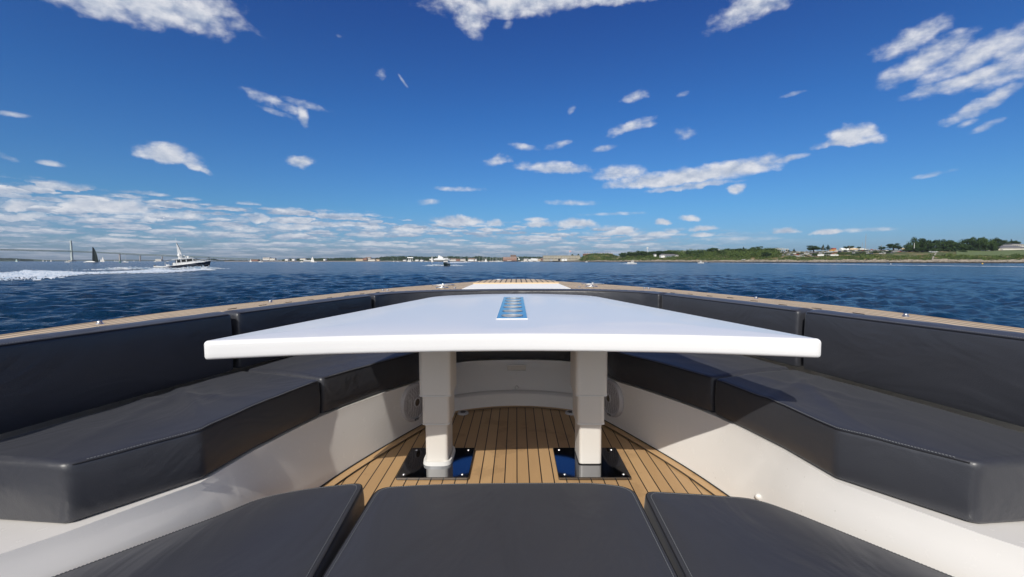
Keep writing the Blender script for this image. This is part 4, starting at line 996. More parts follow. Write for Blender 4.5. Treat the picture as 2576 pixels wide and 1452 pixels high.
D = 1190; x, y, z = atD(2330, 1037, D); e = thing('ramp_wall', 'low sloping stone wall at the right end of the fort', 'wall', (x, y, z)); m = MB(); m.rings([[(WX(2312,D)-x,0,-3),(WX(2354,D)-x,-3,-3),(WX(2354,D)-x,-3,6.0),(WX(2346,D)-x,-3,7.5),(WX(2312,D)-x,0,5.5)],[(WX(2312,D)-x,3,-3),(WX(2354,D)-x,3,-3),(WX(2354,D)-x,3,6.0),(WX(2346,D)-x,3,7.5),(WX(2312,D)-x,3,5.5)]]); m.build('wall', stone, e)
fh = MB()
for X in np.arange(2300, 2500, 6):
    k = math.exp(-((X-2400)/75.)**4)
    for d, z in ((-12,-1),(0,2),(14,5),(45,16*k+3),(120,17.5*k+3),(200,2)):
        DD_ = max(Dsh(X), 1080)+d; fh.v.append((WX(X, DD_), DD_, z))
fh.f = [(i*6+j,(i+1)*6+j,(i+1)*6+j+1,i*6+j+1) for i in range(len(np.arange(2300,2500,6))-1) for j in range(5)]
struct(fh.build('fort_hill', MATS['headland_ground'], recalc=False, smooth=True))
sc2 = MB(); rd = random.Random(31)
for _ in range(260):
    X = rd.uniform(2325, 2500); d = rd.uniform(6, 60); k = math.exp(-((X-2400)/75.)**4); DD_ = max(Dsh(X),1080)+d; z = float(np.interp(d,[0,14,45,120],[2,5,16*k+3,17.5*k+3])); r = rd.uniform(2.5,5)
    leaves(sc2, (WX(X,DD_),DD_,z), r*1.5, r, r*.55, 34, .9, rd, .8)
struct(sc2.build('hill_scrub', leafs, recalc=False), 'stuff')
D = 1170; x, y, z = atD(2392, 1019.5, D); e = thing('brick_barracks', 'long red brick building with chimneys on the green hill', 'building', (x, y, z)); W_ = PX(117,D); H_ = PX(6.2,D)
m = MB(); m.box(0,6,(H_-4)/2,W_,12,H_+4); m.build('wall', brick, e); m = MB(); m.box(2,6,H_+.55,W_*.93,12.6,1.1); m.build('roof', mat('tin_roof',(.38,.34,.33),.6), e)
for k in range(11): m = MB(); m.box(-W_/2+W_*(k+.6)/11.3,6,H_+2.1,1.0,1.0,2.2); m.build('chimney', brick, e)
m = MB(); [m.box(-W_/2+W_*(k+.5)/22,-.06,H_*.5,1.5,.2,2.6) for k in range(22)]; m.build('windows', black, e)
pole('mast', 'thin twin mast at the right end of the brick building', 'mast', 2427, 998, 1014, 1175, .3, grey)
def flagx(e, H_):
    q = MB(); q.rings([[(0,0,H_-k*1.5) for k in (0,1,2)],[(2.5,.3,H_-.1-k*1.5) for k in (0,1,2)],[(5,-.2,H_-.3-k*1.5) for k in (0,1,2)]], cap=False, closed=False); q.build('flag', mat('red_white_flag',(.62,.35,.36),.8), e)
pole('flagpole', 'white flagpole with a flag flying behind the fort', 'flagpole', 2276.5, 1001, 1020, 1260, .32, wht, flagx)
pole('mast', 'bare white pole at the left end of the fort', 'pole', 2187.5, 1008.5, 1022, 1260, .28, wht)
for k, (X, Yb, w_, c, nm) in enumerate(((2237,1036,8,black,'dark shed'),(2252,1036.5,11,canv,'white tent'),(2263,1036.3,9,canv,'white awning'),(2142,1035.5,16,canv,'white boat shed'),(2103,1037,12,cream,'cream shed'),(2205,1037.5,10,grey,'grey hut'))):
    e = house('hut', f"{nm} at the foot of the fort, {['left of the tents','left of the awning','rightmost before the wall','left of the fort','left of the boat shed','under the fort wall'][k]}", 'hut', X-w_/2, X+w_/2, Yb+1, Yb-2.2, Yb-3.4, 1200, 6, c, c)

# ---- harbour front: low land, woods behind, houses, brick hotel, white plant
lp = MB(); LX = np.arange(900, 2420, 20)
for X in LX:
    for D, z in ((1500,-1.5),(1512,1.2),(1560,2.0),(2300,4),(2800,6)): lp.v.append((WX(X, D+ (0 if X < 2100 else -(X-2100)*.6)), D+(0 if X < 2100 else -(X-2100)*.6), z))
lp.f = [(i*5+j,(i+1)*5+j,(i+1)*5+j+1,i*5+j+1) for i in range(len(LX)-1) for j in range(4)]
struct(lp.build('harbour_front', mat('harbour_ground',(.24,.21,.17),.9,var=.3,vscale=.02), recalc=False))
prof2 = [(1110,1033),(1180,1031.5),(1300,1031),(1348,1028),(1420,1028),(1480,1031),(1495,1024.5),(1545,1021.5),(1640,1021.5),(1700,1023.5),(1765,1021.5),(1850,1021.5),(1880,1025),(1905,1019.5),(1940,1024),(2010,1026.5),(2070,1022.5),(2160,1023.5),(2230,1024),(2350,1024)]
fw = MB(); rd = random.Random(41)
for i in range(1500):
    X = rd.uniform(1110, 2350); D = rd.uniform(1800, 2150); top_z = WZ(X, np.interp(X,[p[0] for p in prof2],[p[1] for p in prof2]), D); r = rd.uniform(5, 10)
    k = rd.random()**.6; z = 2+(top_z-r*.6-2)*k; leaves(fw, (WX(X,D),D+100*k,z), r*1.7, r, r*.65, 22, 2.0, rd, .8)
struct(fw.build('far_woodland', leaff, recalc=False), 'stuff')
wh2 = mat('pale_render', (.60,.57,.52), .7, var=.1, vscale=.05); tanr = mat('brown_roof', (.22,.15,.11), .8)
HS = []   # X0, X1, base, eaves, ridge, wall, roof, windows, words
def h2(a, b, bs, ev, rg, w_, r_, n, txt, D=1560, gb='x'): HS.append((900+a/2.862, 900+b/2.862, 940+bs/2.862, 940+ev/2.862, 940+rg/2.862, w_, r_, n, txt, D, gb))
def h3(a, b, bs, ev, rg, w_, r_, n, txt, D=1540, gb='x'): HS.append((1700+a/3.22, 1700*0+1700+b/3.22, 940+bs/3.22, 940+ev/3.22, 940+rg/3.22, w_, r_, n, txt, D, gb))
h2(438,515,277,259,259,wh2,roofg,6,'broad pale hospital-like block above the low bridge',1780); h2(520,575,280,266,264,cream,roofg,5,'cream block right of the broad pale block',1780)
h2(300,380,296,285,280,brick,tanr,6,'reddish low block at the left end of the town'); h2(690,725,282,274,271,wht,roofg,2,'small white house left of the tall sail'); h2(770,800,283,272,268,wht,roofg,2,'white house with a steep roof near the low bridge')
h2(862,925,275,266,262,cream,roofg,5,'pale villa in the trees behind the moored yacht',1780); h2(900,1000,297,288,285,wht,wht,8,'long white boat shed below the low bridge',1545); h2(1130,1152,280,272,270,wht,roofg,1,'lone white house by the low bridge')
h2(1500,1580,282,272,267,tan,tanr,6,'tan house group on the slope left of the ridge',1780); h2(1585,1625,276,264,256,brick,tanr,3,'brown house climbing the slope'); h2(1612,1668,270,256,249,wh2,tanr,4,'large pale house at the foot of the ridge',1790); h2(1640,1720,283,274,269,cream,tanr,5,'cream row house under the ridge')
h2(1690,1770,283,275,270,tan,tanr,5,'tan row house under the ridge',1570); h2(2040,2075,290,280,274,wht,roofg,2,'white boathouse left of the flat canopy'); h2(2180,2215,286,278,272,wht,roofg,2,'white cottage right of the flat canopy'); h2(2235,2270,288,280,276,wht,roofg,2,'small white cottage by the masts')
h3(60,100,308,300,293,wht,roofg,2,'white hut left of the white plant'); h3(310,400,318,304,296,wh2,tanr,5,'brown roofed quay house right of the white plant'); h3(400,450,318,306,300,brick,tanr,3,'small brick quay house'); h3(455,520,314,304,296,wh2,roofg,4,'grey roofed quay house'); h3(556,640,318,306,292,wht,tanr,5,'white quay house with a wide brown roof')
h3(628,665,318,305,296,wht,roofg,3,'white quay house left of the marina'); h3(1060,1170,316,309,303,canv,canv,0,'white marquee row before the brick hotel'); h3(1270,1330,316,300,294,wh2,roofg,4,'pale quay shed right of the white crane'); h3(1365,1430,312,302,295,canv,canv,0,'white peaked marquee in the marina'); h3(1440,1500,312,304,297,tan,tanr,4,'tan quay shed left of the fort'); h3(1490,1530,310,300,290,brick,tanr,3,'red brick quay house beside the fort'); h3(1300,1370,316,308,304,canv,canv,0,'low white marquee in the marina')
for a in HS: house('waterfront_house', a[8], 'house', a[0], a[1], a[2], a[3], a[4], a[9], 14, a[5], a[6], a[7], 'buildings along the harbour', a[10])
e = house('brick_hotel', 'four storey red brick waterfront hotel', 'hotel', 2012, 2067, 1036.5, 1026.5, 1026.5, 1480, 24, brick, brick, 14, winm=wh2)
e = house('brick_hotel', 'grey brown tower block behind the brick hotel', 'hotel', 2042, 2065, 1030, 1018, 1018, 1520, 20, mat('tower_brick',(.24,.17,.14),.8), roofg, 6)
# white plant with stepped silo block
D = 1500; x, y, z = atD(1760, 1038.5, D); e = thing('white_plant', 'white stepped industrial block with long low white sheds', 'building', (x, y, z)); k = PX(1, D)
m = MB(); m.rings([[(q[0]*k, yy2, q[1]*k) for q in ((-8,0),(-8,9),(-6,18.5),(0,18.5),(3,15),(8,14),(12,10),(12,0))] for yy2 in (0,18)]); m.build('silo_block', wht, e)
m = MB(); m.box(8*k,6,2.5*k,64*k,20,5.5*k); m.build('shed', wht, e)
m = MB(); m.rings([[(sx*k, -4.2, 5.3*k),(sx*k, 6, 8*k),(sx*k, 16.2, 5.3*k)] for sx in (-18, 32)]); m.build('shed_roof', wht, e)
for q in (14, 18, 24, 27, 31): m = MB(); m.tube([(q*k,4,5*k),((q+1.5)*k,4,14*k)], .35, 5); m.build('derrick', grey, e)
x, y, z = atD(1643, 1041, 1520); e = thing('pier_canopy', 'flat white canopy on legs standing at the water', 'canopy', (x, y, z)); k = PX(1,1520)
m = MB(); m.box(0,0,12*k,24*k,14,2.6*k,0,.9); m.build('roof', wht, e); [MB().box(q*k,0,5.5*k,1.6*k,3,11*k).build('leg', wht, e) for q in (-7, 0, 7)]
x, y, z = atD(2073, 1037, 1470); e = thing('crane', 'small white leaning crane right of the brick hotel', 'crane', (x, y, z)); k = PX(1,1470)
m = MB(); m.tube([(4*k,0,0),(2*k,0,6*k),(-4*k,0,11*k)], [1.2,1.2,.6], 6); m.build('jib', wht, e); MB().box(3*k,0,1*k,8*k,4,2.5*k).build('base', wht, e)

# ---- far left: hills, islands, big bridge
def ridge(name, pts, D, m_, dep=900, x0=None):
    q = MB(); ps = catmull(pts, 5)
    for X, Y in ps: x = WX(X, D); zt = max(WZ(X, Y, D), .5); q.v += [(x, D, -2), (x, D+60, zt*.45), (x, D+dep*.4, zt), (x, D+dep, 0)]
    q.f = [(i*4+j,(i+1)*4+j,(i+1)*4+j+1,i*4+j+1) for i in range(len(ps)-1) for j in range(3)]
    return struct(q.build(name, m_, recalc=False, smooth=True))
hillm = mat('far_hill_woods', (.045,.075,.035), .9, var=.3, vscale=.004)
ridge('far_hills', [(-400,1045),(0,1046),(120,1046),(160,1044.5),(250,1043.5),(330,1042.5),(380,1041.5),(480,1042.5),(540,1045),(570,1046),(640,1045.5),(680,1046),(760,1047),(900,1046)], 7000, hillm, 1500)
ridge('far_hills', [(700,1046),(900,1044),(1100,1040),(1300,1037),(1500,1034),(1800,1033),(2100,1034),(2400,1036),(2800,1037)], 4200, hillm, 1200)
ridge('left_island', [(-300,1038),(-60,1040),(0,1041.5),(40,1042),(60,1043.5),(90,1045),(115,1047.5),(125,1050)], 2900, hillm, 300)
ridge('point', [(690,1045),(760,1045),(830,1046),(900,1046.5),(960,1045),(1010,1045),(1060,1047),(1120,1047)], 2000, MATS['headland_ground'], 160)
iw = MB(); rd = random.Random(77)
for _ in range(90):
    X = rd.uniform(-40, 110); r = rd.uniform(5, 11); leaves(iw, (WX(X,2900),2930,WZ(X,np.interp(X,[-40,40,60,110],[1043,1043,1045,1048.5]),2900)), r*1.6, r, r*.7, 20, 2.6, rd, .8)
struct(iw.build('island_woods', leaff, recalc=False), 'stuff')
PT = [(783,1035.5,1043,16),(797,1037,1043,14),(806,1038,1043,10),(815,1039.5,1044,14),(830,1038.5,1044,16),(843,1036,1044,20),(858,1036,1044,18),(873,1038.5,1044.5,12),(885,1039.5,1044.5,18),(897,1040.5,1045,14),(907,1041,1045,14),(920,1039.5,1045,20),(933,1040,1045,16),(950,1041,1045,18),(968,1040.5,1045,18),(985,1041,1045.5,16),(1003,1042.5,1045.5,14)]
for i, (X, t, b_, wd) in enumerate(PT):
    D = 2020; tree('leafy_tree', f"{['first','second','third','fourth','fifth','sixth','seventh','eighth','ninth'][i % 9]} dark tree from the left on the {'point behind the cruiser bow' if i < 9 else 'low point right of the cruiser'}", WX(X,D), D, WZ(X,b_,D), PX(wd,D)*1.15, PX(b_-t,D), 'round', 'trees on the low point')
# the suspension bridge runs from far left, falling to the right
BR = [(-700,1001,2300),(0,1003,2450),(290,1007,2620),(483,1014.5,2700),(560,1018,2730),(652,1021,2760),(760,1025.5,2780),(900,1031,2790),(985,1034,2700),(1060,1037.5,2500),(1150,1038.6,2350),(1330,1039.3,2150),(1600,1040,1950),(1700,1040.4,1880)]
def brp(X): return tuple(np.interp(X, [b[0] for b in BR], [b[k] for b in BR]) for k in (1, 2))
def brw(X, dY=0): Y, D = brp(X); return Vector((WX(X,D), D, WZ(X,Y+dY,D)))
o0 = brw(292); o0.z = 0; bridge = thing('suspension_bridge', 'long pale green bridge falling from far left towards the town', 'bridge', tuple(o0))
bm_ = MB(); tr_ = MB(); SX = np.arange(-700, 1062, 8)
q0 = None
for X in np.arange(-700, 1701, 10):
    p = brw(X)-o0; 
    if q0 is not None:
        dxy = math.hypot(p.x-q0.x, p.y-q0.y); dn = Vector((-(p.y-q0.y)/dxy, (p.x-q0.x)/dxy, 0))*6
        bm_.rings([[tuple(v) for v in (q-dn, q+dn, q+dn+Vector((0,0,-3.0)), q-dn+Vector((0,0,-3.0)))] for q in (q0, p)])
    q0 = p
bm_.build('road_deck', greenst, bridge)
for X in np.arange(-700, 1060, 11):
    t = 1.0 if X < 1000 else max(.1, (1060-X)/60); dp = (PX(4.2,2600) if X < 483 else PX(5.2,2700))*t
    a = brw(X)-o0; b_ = brw(X+5.5)-o0; c = brw(X+11)-o0
    for s_ in (-5, 5):
        v = Vector((0, s_, 0)); lo = Vector((0,0,-dp-1.2)); 
        tr_.tube([a+v, b_+v+lo], .7, 4); tr_.tube([b_+v+lo, c+v], .7, 4); tr_.tube([a+v+lo*.999, c+v+lo*.999], .8, 4)
tr_.build('truss', greenst, bridge)
tw = MB(); p = brw(292)-o0; Ht = WZ(292,967.5,2620); w2 = 4.2
for s_ in (-2.5, 2.5): tw.rings([rrect_ for rrect_ in [[(x_*k2-1.5*(z_/Ht), s_+y_*k2, z_) for x_, y_ in ((-4,-1.6),(4,-1.6),(4,1.6),(-4,1.6))] for z_, k2 in ((-3,1.15),(Ht*.5,1.0),(Ht,.72))]])
tw.box(-1.5,0,Ht-4,4,4,5); tw.box(-1,0,Ht*.68,5,4,3); tw.box(0,0,Ht*.3,6,4,3)
tw.build('tower', mat('pale_green_steel',(.44,.50,.47),.6), bridge)
q = MB(); q.box(0,0,2.5,22,30,8); q.build('tower_footing', stone, bridge)
cb_ = MB()
def cab(Xa, Ya, Xb, Yb, sag, n=24):
    pts = []
    for k in range(n+1):
        t = k/n; X = Xa+(Xb-Xa)*t; _, D = brp(X); Y = Ya+(Yb-Ya)*t+sag*4*t*(1-t); pts.append(Vector((WX(X,D),D,WZ(X,Y,D)))-o0)
    cb_.tube(pts, .35, 4)
cab(292,968,483,1013.5,3); cab(292,968,-320,996,8)
cb_.build('main_cable', greenst, bridge)
for X, Yt, wpx in ((483,1021,4.5),(564,1027,3.5),(652,1030,3.2),(735,1034,3),(905,1036,2)):
    Y, D = brp(X); p = Vector((WX(X,D),D,0))-o0; q = MB(); H_ = WZ(X,Yt,D); w_ = PX(wpx,D)
    q.box(p.x,p.y,H_/2-1,w_,w_*1.3,H_+2,0,.7); q.box(p.x,p.y,H_+1,w_*1.1,w_*1.3,2.2); q.tube([(p.x,p.y,H_),(p.x,p.y,brw(X).z-2)], 1.0, 6); q.build('pier', mat('pier_concrete',(.34,.31,.29),.8) if 'pier_concrete' not in MATS else MATS['pier_concrete'], bridge)
for X in np.arange(1030, 1690, 22):
    Y, D = brp(X); p = Vector((WX(X,D),D,0))-o0; q = MB(); H_ = WZ(X,Y,D); q.box(p.x,p.y,H_/2-1.5,2.2,8,H_+.5); q.build('pier', MATS['pier_concrete'], bridge)
q = MB(); Y, D = brp(645); p = Vector((WX(645.5,D),D,0))-o0; k = PX(1,D); q.rings([[(p.x+q_[0]*k,p.y+yy2-20,q_[1]*k) for q_ in ((-12.5,-1),(-10.5,9.5),(11,8.2),(13,-1))] for yy2 in (0,18)]); q.build('anchorage', mat('anchorage_concrete',(.52,.50,.45),.8), bridge)

# ---- boats under sail and at anchor
def boat_hull(m, L, B, H_, rake=.12):
    sec = []
    for t in np.linspace(0, 1, 9):
        x = -L/2 + L*t; w_ = B/2*(math.sin(math.pi*min(.5+.5*(1-t)*1.0, 1))*1.0 if t > .5 else 1-.25*(1-2*t)**2) if t < 1 else .02
        w_ = B/2*max(.02, (1-max(0,(t-.35)/.65)**2.2)*(1-.22*max(0,(.35-t)/.35)**2)); sh = H_*(1+.25*t*t)
        sec.append([(x+rake*L*t*0,-w_,sh),(x,-w_*.85,H_*.3),(x-rake*L*t*.35,-w_*.3,-.25),(x-rake*L*t*.35,w_*.3,-.25),(x,w_*.85,H_*.3),(x,w_,sh)])
    m.rings(sec); return m
hm, sm2, mm = {}, {}, {}
def sailboat(label, X, Yb, D, H_, sail=None, dirx=1, hullpx=None, hullm=None, furled=False, group='sailing boats', masts=1, tilt=0):
    x = WX(X, D); L = PX(hullpx, D) if hullpx else H_*.75; e = thing('sailboat', label, 'sailboat', (x, D, 0), group, rotz=(0 if dirx > 0 else math.pi)+rnd.uniform(-.25,.25))
    boat_hull(MB(), L, L*.28, max(.9, L*.09)).build('hull', hullm or wht, e, smooth=True)
    for k in range(masts):
        mx = L*.05-(k*L*.3); hh = H_*(1-.15*k); q = MB(); q.tube([(mx,0,.5),(mx,0,hh)], [.16*max(1,D/900),.09*max(1,D/900)], 5); q.build('mast', aluw if not furled else simple('mast_alloy', base=(.62,.63,.64), rough=.4), e)
    if furled:
        q = MB(); q.tube([(L*.04,0,H_*.14),(-L*.35,0,H_*.14)], .28*max(1,D/1200), 6); q.build('furled_sail', sailm, e); q = MB(); q.box(-.02*L,0,L*.12,L*.35,L*.15,L*.05); q.build('cabin', wht, e)
    else:
        def sheet(P, bul):   # luff bottom, luff top, clew
            a, b_, c = map(Vector, P); rs = []
            for t in np.linspace(0, 1, 7):
                p = a+(b_-a)*t; q_ = c+(b_-c)*t; rs.append([tuple(p+(q_-p)*s_+Vector((0, bul*math.sin(s_*math.pi)*(1-t*.7), 0))+(Vector((-.06*H_*math.sin(t*math.pi)*s_,0,0)))) for s_ in np.linspace(0,1,5)])
            q = MB(); q.rings(rs, cap=False, closed=False); q2 = MB(); q2.rings([[(p[0],p[1]+.06,p[2]) for p in r_] for r_ in rs], cap=False, closed=False); q.add(q2.v, q2.f); return q
        sheet([(L*.04,0,H_*.1),(L*.05,0,H_*.98),(-L*.42,.6,H_*.12)], .5).build('mainsail', sail or sailm, e, smooth=True)
        sheet([(L*.47,0,H_*.06),(L*.07,0,H_*.85),(-L*.02,.8,H_*.1)], .5).build('headsail', sail or sailm, e, smooth=True)
    return e
teal = mat('pale_teal_sail', (.45,.66,.64), .7)
def s1(px, t, b, lab, D=1300, **k): X = px/2.862; sailboat(lab, X, 0, D, PX((b-t)/2.862, D), **k)
def s2(px, t, b, lab, D=1300, **k): X = 900+px/2.862; sailboat(lab, X, 0, D, PX((b-t)/2.862, D), **k)
def s3(px, t, b, lab, D=1300, **k): X = 1700+px/3.22; sailboat(lab, X, 0, D, PX((b-t)/3.22, D), **k)
s1(198,288,325,'small boat with pale teal sails off the left island',1200,sail=teal); s1(502,303,324,'tiny white sailboat left of its near twin, before the tall bridge tower',1700); s1(541,305,322,'smallest white sail between two others left of the bridge tower',1700); s1(593,298,323,'white sailboat nearest the left side of the bridge tower',1700)
s1(1168,284,322,'small pinkish white sail right of the dark sail',1100); s1(1186,260,322,'taller ghostly white sail right of the dark sail',1100); s1(1443,222,322,'white anchored yacht with bare mast between two bridge piers',700,furled=True,hullpx=22)
s1(1322,303,319,'tiny sail just left of the green buoy pier, first of three',1900); s1(1343,305,319,'tiny sail just left of the green buoy pier, second of three',1900); s1(1359,306,318,'tiny sail just left of the green buoy pier, third of three',1900); s1(1541,300,316,'tiny white sail left of the second bridge pier',1900)
s2(298,274,309,'small leaning white sailboat before the low reddish block',1000); s2(411,243,307,'white anchored yacht with tall bare mast left of the low bridge',800,furled=True,hullpx=17); s2(882,258,304,'white anchored yacht with bare mast before the villa',800,furled=True,hullpx=12); s2(1006,236,305,'tall white sail near the middle of the low bridge',850,hullpx=18)
s2(1932,248,290,'bare masted boat left of a second one near the flat canopy',1300,furled=True,hullpx=6); s2(1979,238,292,'bare masted white yacht left of the flat canopy',1250,furled=True,hullpx=9); s2(2101,262,291,'small white sail under the left side of the flat canopy',1250); s2(2121,258,291,'small white sail under the right side of the flat canopy',1250); s2(2373,229,299,'tall white sail left of the white plant',900,hullpx=9); s2(2249,250,290,'bare masted yacht between the cottages and the white plant',1300,furled=True,hullpx=9)
MS = [(699,262,'first'),(739,215,'second'),(755,228,'third'),(765,252,'fourth'),(795,265,'fifth'),(841,240,'sixth'),(867,262,'seventh'),(878,242,'eighth'),(903,268,'ninth'),(919,238,'tenth'),(928,240,'eleventh'),(952,205,'twelfth and tallest'),(978,236,'thirteenth'),(991,235,'fourteenth')]
for px, t, o_ in MS: s3(px, t, 326, f'{o_} bare mast from the left in the marina before the brick hotel', 1150, furled=True, hullpx=9 if px != 952 else 22, group='yachts in the marina')
s3(785,280,328,'small white sail low among the marina masts',1100)
for i, (px, t) in enumerate(((1246,268),(1262,280),(1284,272),(1318,270),(1352,272),(1372,262),(1381,262),(1443,258),(1457,262),(1470,268))): s3(px, t, 318, f"{['first','second','third','fourth','fifth','sixth','seventh','eighth','ninth','tenth'][i]} short mast from the left between the white crane and the fort", 1300, furled=True, hullpx=6, group='yachts before the fort')
s2(2560,262,296,'small masted boat right of the white plant',1250,furled=True,hullpx=5)
# big dark-sailed racing catamaran
D = 620; x = WX(372, D); k = PX(1,D)/1.0; e = thing('catamaran', 'racing catamaran with one huge dark green grey sail', 'catamaran', (x, D, 0))
for s_ in (-1,1): q = MB(); q.tube([(-24*k,s_*4,.5),(-6*k,s_*4,1.3),(12*k,s_*4,1.2),(21*k,s_*4,.9)], [.25,.9,.9,.3], 8); q.build('hull', wht, e, smooth=True)
q = MB(); q.box(-1*k,0,1.5,1.2,8,.5); q.box(6*k,0,1.5,1.0,8,.4); q.build('crossbeam', grey, e)
q = MB(); q.tube([(4*k*.3,0,1.4),(4.2*k,0,62*k)], [.4,.2], 8); q.build('mast', black, e)
dks = mat('dark_laminate_sail', (.005,.014,.015), .45, var=.2, vscale=.1)
rs = []
for t in np.linspace(0,1,14): z0 = (4+57*t)*k; x0 = (1.2+3*t)*k; wd = 17.5*k*(1-t**1.9)**.75 ; rs.append([(x0+wd*s_*1.0, 2.6*math.sin(s_*2.4)*(1-t*.6), z0+ (0 if s_ == 0 else -s_*1.2*k*(1-t))) for s_ in np.linspace(0,1,8)])
q = MB(); q.rings(rs, cap=False, closed=False); q2 = [[(a,b_+.1,c) for a,b_,c in r_] for r_ in rs]; q.rings(q2, cap=False, closed=False); q.build('mainsail', dks, e, smooth=True)
# small motor boats
def motorboat(label, X, D, L, heading=0, wake=False, trim=0, group='small motor boats'):
    e = thing('motorboat', label, 'motorboat', (WX(X,D), D, .1), group, rotz=heading); e.rotation_euler = (0, -trim, heading)
    boat_hull(MB(), L, L*.3, L*.13).build('hull', wht, e, smooth=True)
    q = MB(); q.box(-.02*L,0,L*.2,L*.34,L*.2,L*.13,0,.8); q.build('cabin', wht, e, bevel=.05); q = MB(); q.box(0,0,L*.205,L*.30,L*.205,L*.06,0,.95); q.build('windows', glass, e)
    q = MB(); q.box(-.05*L,0,L*.33,L*.28,L*.2,L*.02); [q.tube([(a*L,b_*L,L*.25),(a*L,b_*L,L*.33)], .04, 5) for a in (-.16,.06) for b_ in (-.08,.08)]; q.build('hardtop', wht, e)
    q = MB(); q.tube([(-.05*L,0,L*.33),(-.08*L,0,L*.5)], .05, 5); q.tube([(-.12*L,0,L*.33),(-.2*L,0,L*.55)], .03, 4); q.build('antenna', wht, e); return e
motorboat('white sport fishing boat speeding left in front of the scrub hill', 2527, 330, PX(36,330), math.pi, trim=R(3))
motorboat('small plain white motorboat lying off the rocks right of the speeding one', 2803, 420, PX(25,420), 0.1)
motorboat('tiny white motorboat before the brick barracks hill', 2346, 800, PX(13,800), .3)
motorboat('dark hulled low motorboat left of the bridge tower', 272, 700, PX(18,700), 0)
motorboat('small motorboat near the concrete bridge anchorage', 622, 1100, PX(12,1100), 2.9)
motorboat('tiny motorboat right of the anchorage', 672, 1400, PX(9,1400), 0)
motorboat('white motorboat beside the tall sail at the low bridge', 1265, 800, PX(8,800), 0)
motorboat('low white launch right of the white plant', 1862, 1100, PX(13,1100), 0)
motorboat('white launch lying in front of the quay houses', 1705, 1200, PX(12,1200), 0)
# buoys
def buoy(label, X, D, r, m_, H_): e = thing('buoy', label, 'buoy', (WX(X,D),D,0), 'buoys'); q = MB(); q.ball((0,0,r*.3), r, r, r*.9); q.build('float', m_, e, smooth=True); q = MB(); q.tube([(0,0,r),(0,0,H_)], [r*.3,r*.12], 6); q.build('top_mark', m_, e)
buoy('yellow ball buoy near the rocks below the far right field', 3927, 330, .55, mat('yellow_buoy',(.65,.42,.05),.5), .9)
buoy('white ball buoy off the rocks below the car park', 3561, 300, .35, wht, .5)
buoy('green channel buoy before the first bridge pier', 483, 600, 1.0, mat('green_buoy',(.02,.18,.10),.5), 3.6)

# ---- centre speedboat seen bow-on, with spray
foam_fn = lambda t, p, tc: None
foam = mat('foam', (.86,.88,.90), .9, fn=lambda t, p, tc: t.put(p.inputs['Base Color'], t.mix(t.smooth(t.noise(t.vm('MULTIPLY', t.node('ShaderNodeNewGeometry').outputs['Position'], (.30, .9, 1)), 1.3, 6, .72), .40, .58), (.22,.36,.50), (.88,.90,.92))))
def foamstrip(name, label, up, lo, D0=None, hmax=.5, seed=0, spray=0, shift=0, group=None):
    # up / lo: far and near edge of the wake in source pixels, laid on the water
    def pt(X, Y): v = Y-shift; D = ZC*F*4/max(v-1044.0+0, 3.0); return WX(X, D), D
    rd = random.Random(seed); X0, X1 = min(p[0] for p in lo), max(p[0] for p in lo); NN = 220; MM = 22; q = MB(); keep = []
    for i in range(NN):
        X = X0+(X1-X0)*i/(NN-1); yu = np.interp(X, [p[0] for p in up], [p[1] for p in up]); yl = np.interp(X, [p[0] for p in lo], [p[1] for p in lo]); yl = max(yl, yu+.6)
        xa, Da = pt(X, yu); xb, Db = pt(X, yl)
        for j in range(MM):
            t = j/(MM-1); x, y = xa+(xb-xa)*t, Da+(Db-Da)*t; nz = rd.random(); e_ = math.sin(math.pi*t)**.5; z = .05+hmax*e_*(.25+.75*nz*(.6+.4*math.sin(i*.7+j)))*(.5+.5*math.sin(i*.11+j*.5)**2)
            q.v.append((x+rd.uniform(-.15,.15), y, z)); keep.append(e_)
    for i in range(NN-1):
        for j in range(MM-1):
            g_ = .5+.5*math.sin(i*.45+2*math.sin(j*.9))*math.sin(j*1.3+i*.13)
            edge = min(j, MM-2-j)/4
            if rd.random() < .50+edge*.30+g_*.3-(.25 if min(j, MM-2-j) < 2 else 0): q.f.append((i*MM+j,(i+1)*MM+j,(i+1)*MM+j+1,i*MM+j+1))
    for _ in range(spray):
        i = rd.randrange(NN); j = int(rd.gauss(MM*.5, MM*.25)) % MM; x, y, z = q.v[i*MM+j]; r = rd.uniform(.02,.07)*(1+y/200); z += abs(rd.gauss(0, hmax*.8)); o = len(q.v)
        q.v += [(x-r,y,z),(x,y-r,z+r*.3),(x+r,y,z),(x,y+r*.2,z+r),(x,y,z-r)]; q.f += [(o,o+1,o+3),(o+1,o+2,o+3),(o+2,o,o+3),(o,o+4,o+1),(o+1,o+4,o+2)]
    ob = q.build(name, foam, smooth=False, recalc=False); struct(ob, 'stuff'); return ob
foamstrip('wake', '', [(-200,1090),(0,1091),(60,1086),(100,1079),(150,1081),(250,1085),(370,1089),(455,1087),(560,1081),(640,1076),(700,1079),(760,1076),(805,1072),(835,1077),(862,1080.6)],
          [(-200,1126),(0,1124),(120,1125),(180,1121),(245,1113),(330,1100),(400,1097),(520,1095),(640,1094),(715,1090),(795,1083.5),(835,1081.6),(862,1081.2)], hmax=.13, seed=1, spray=500, shift=0)
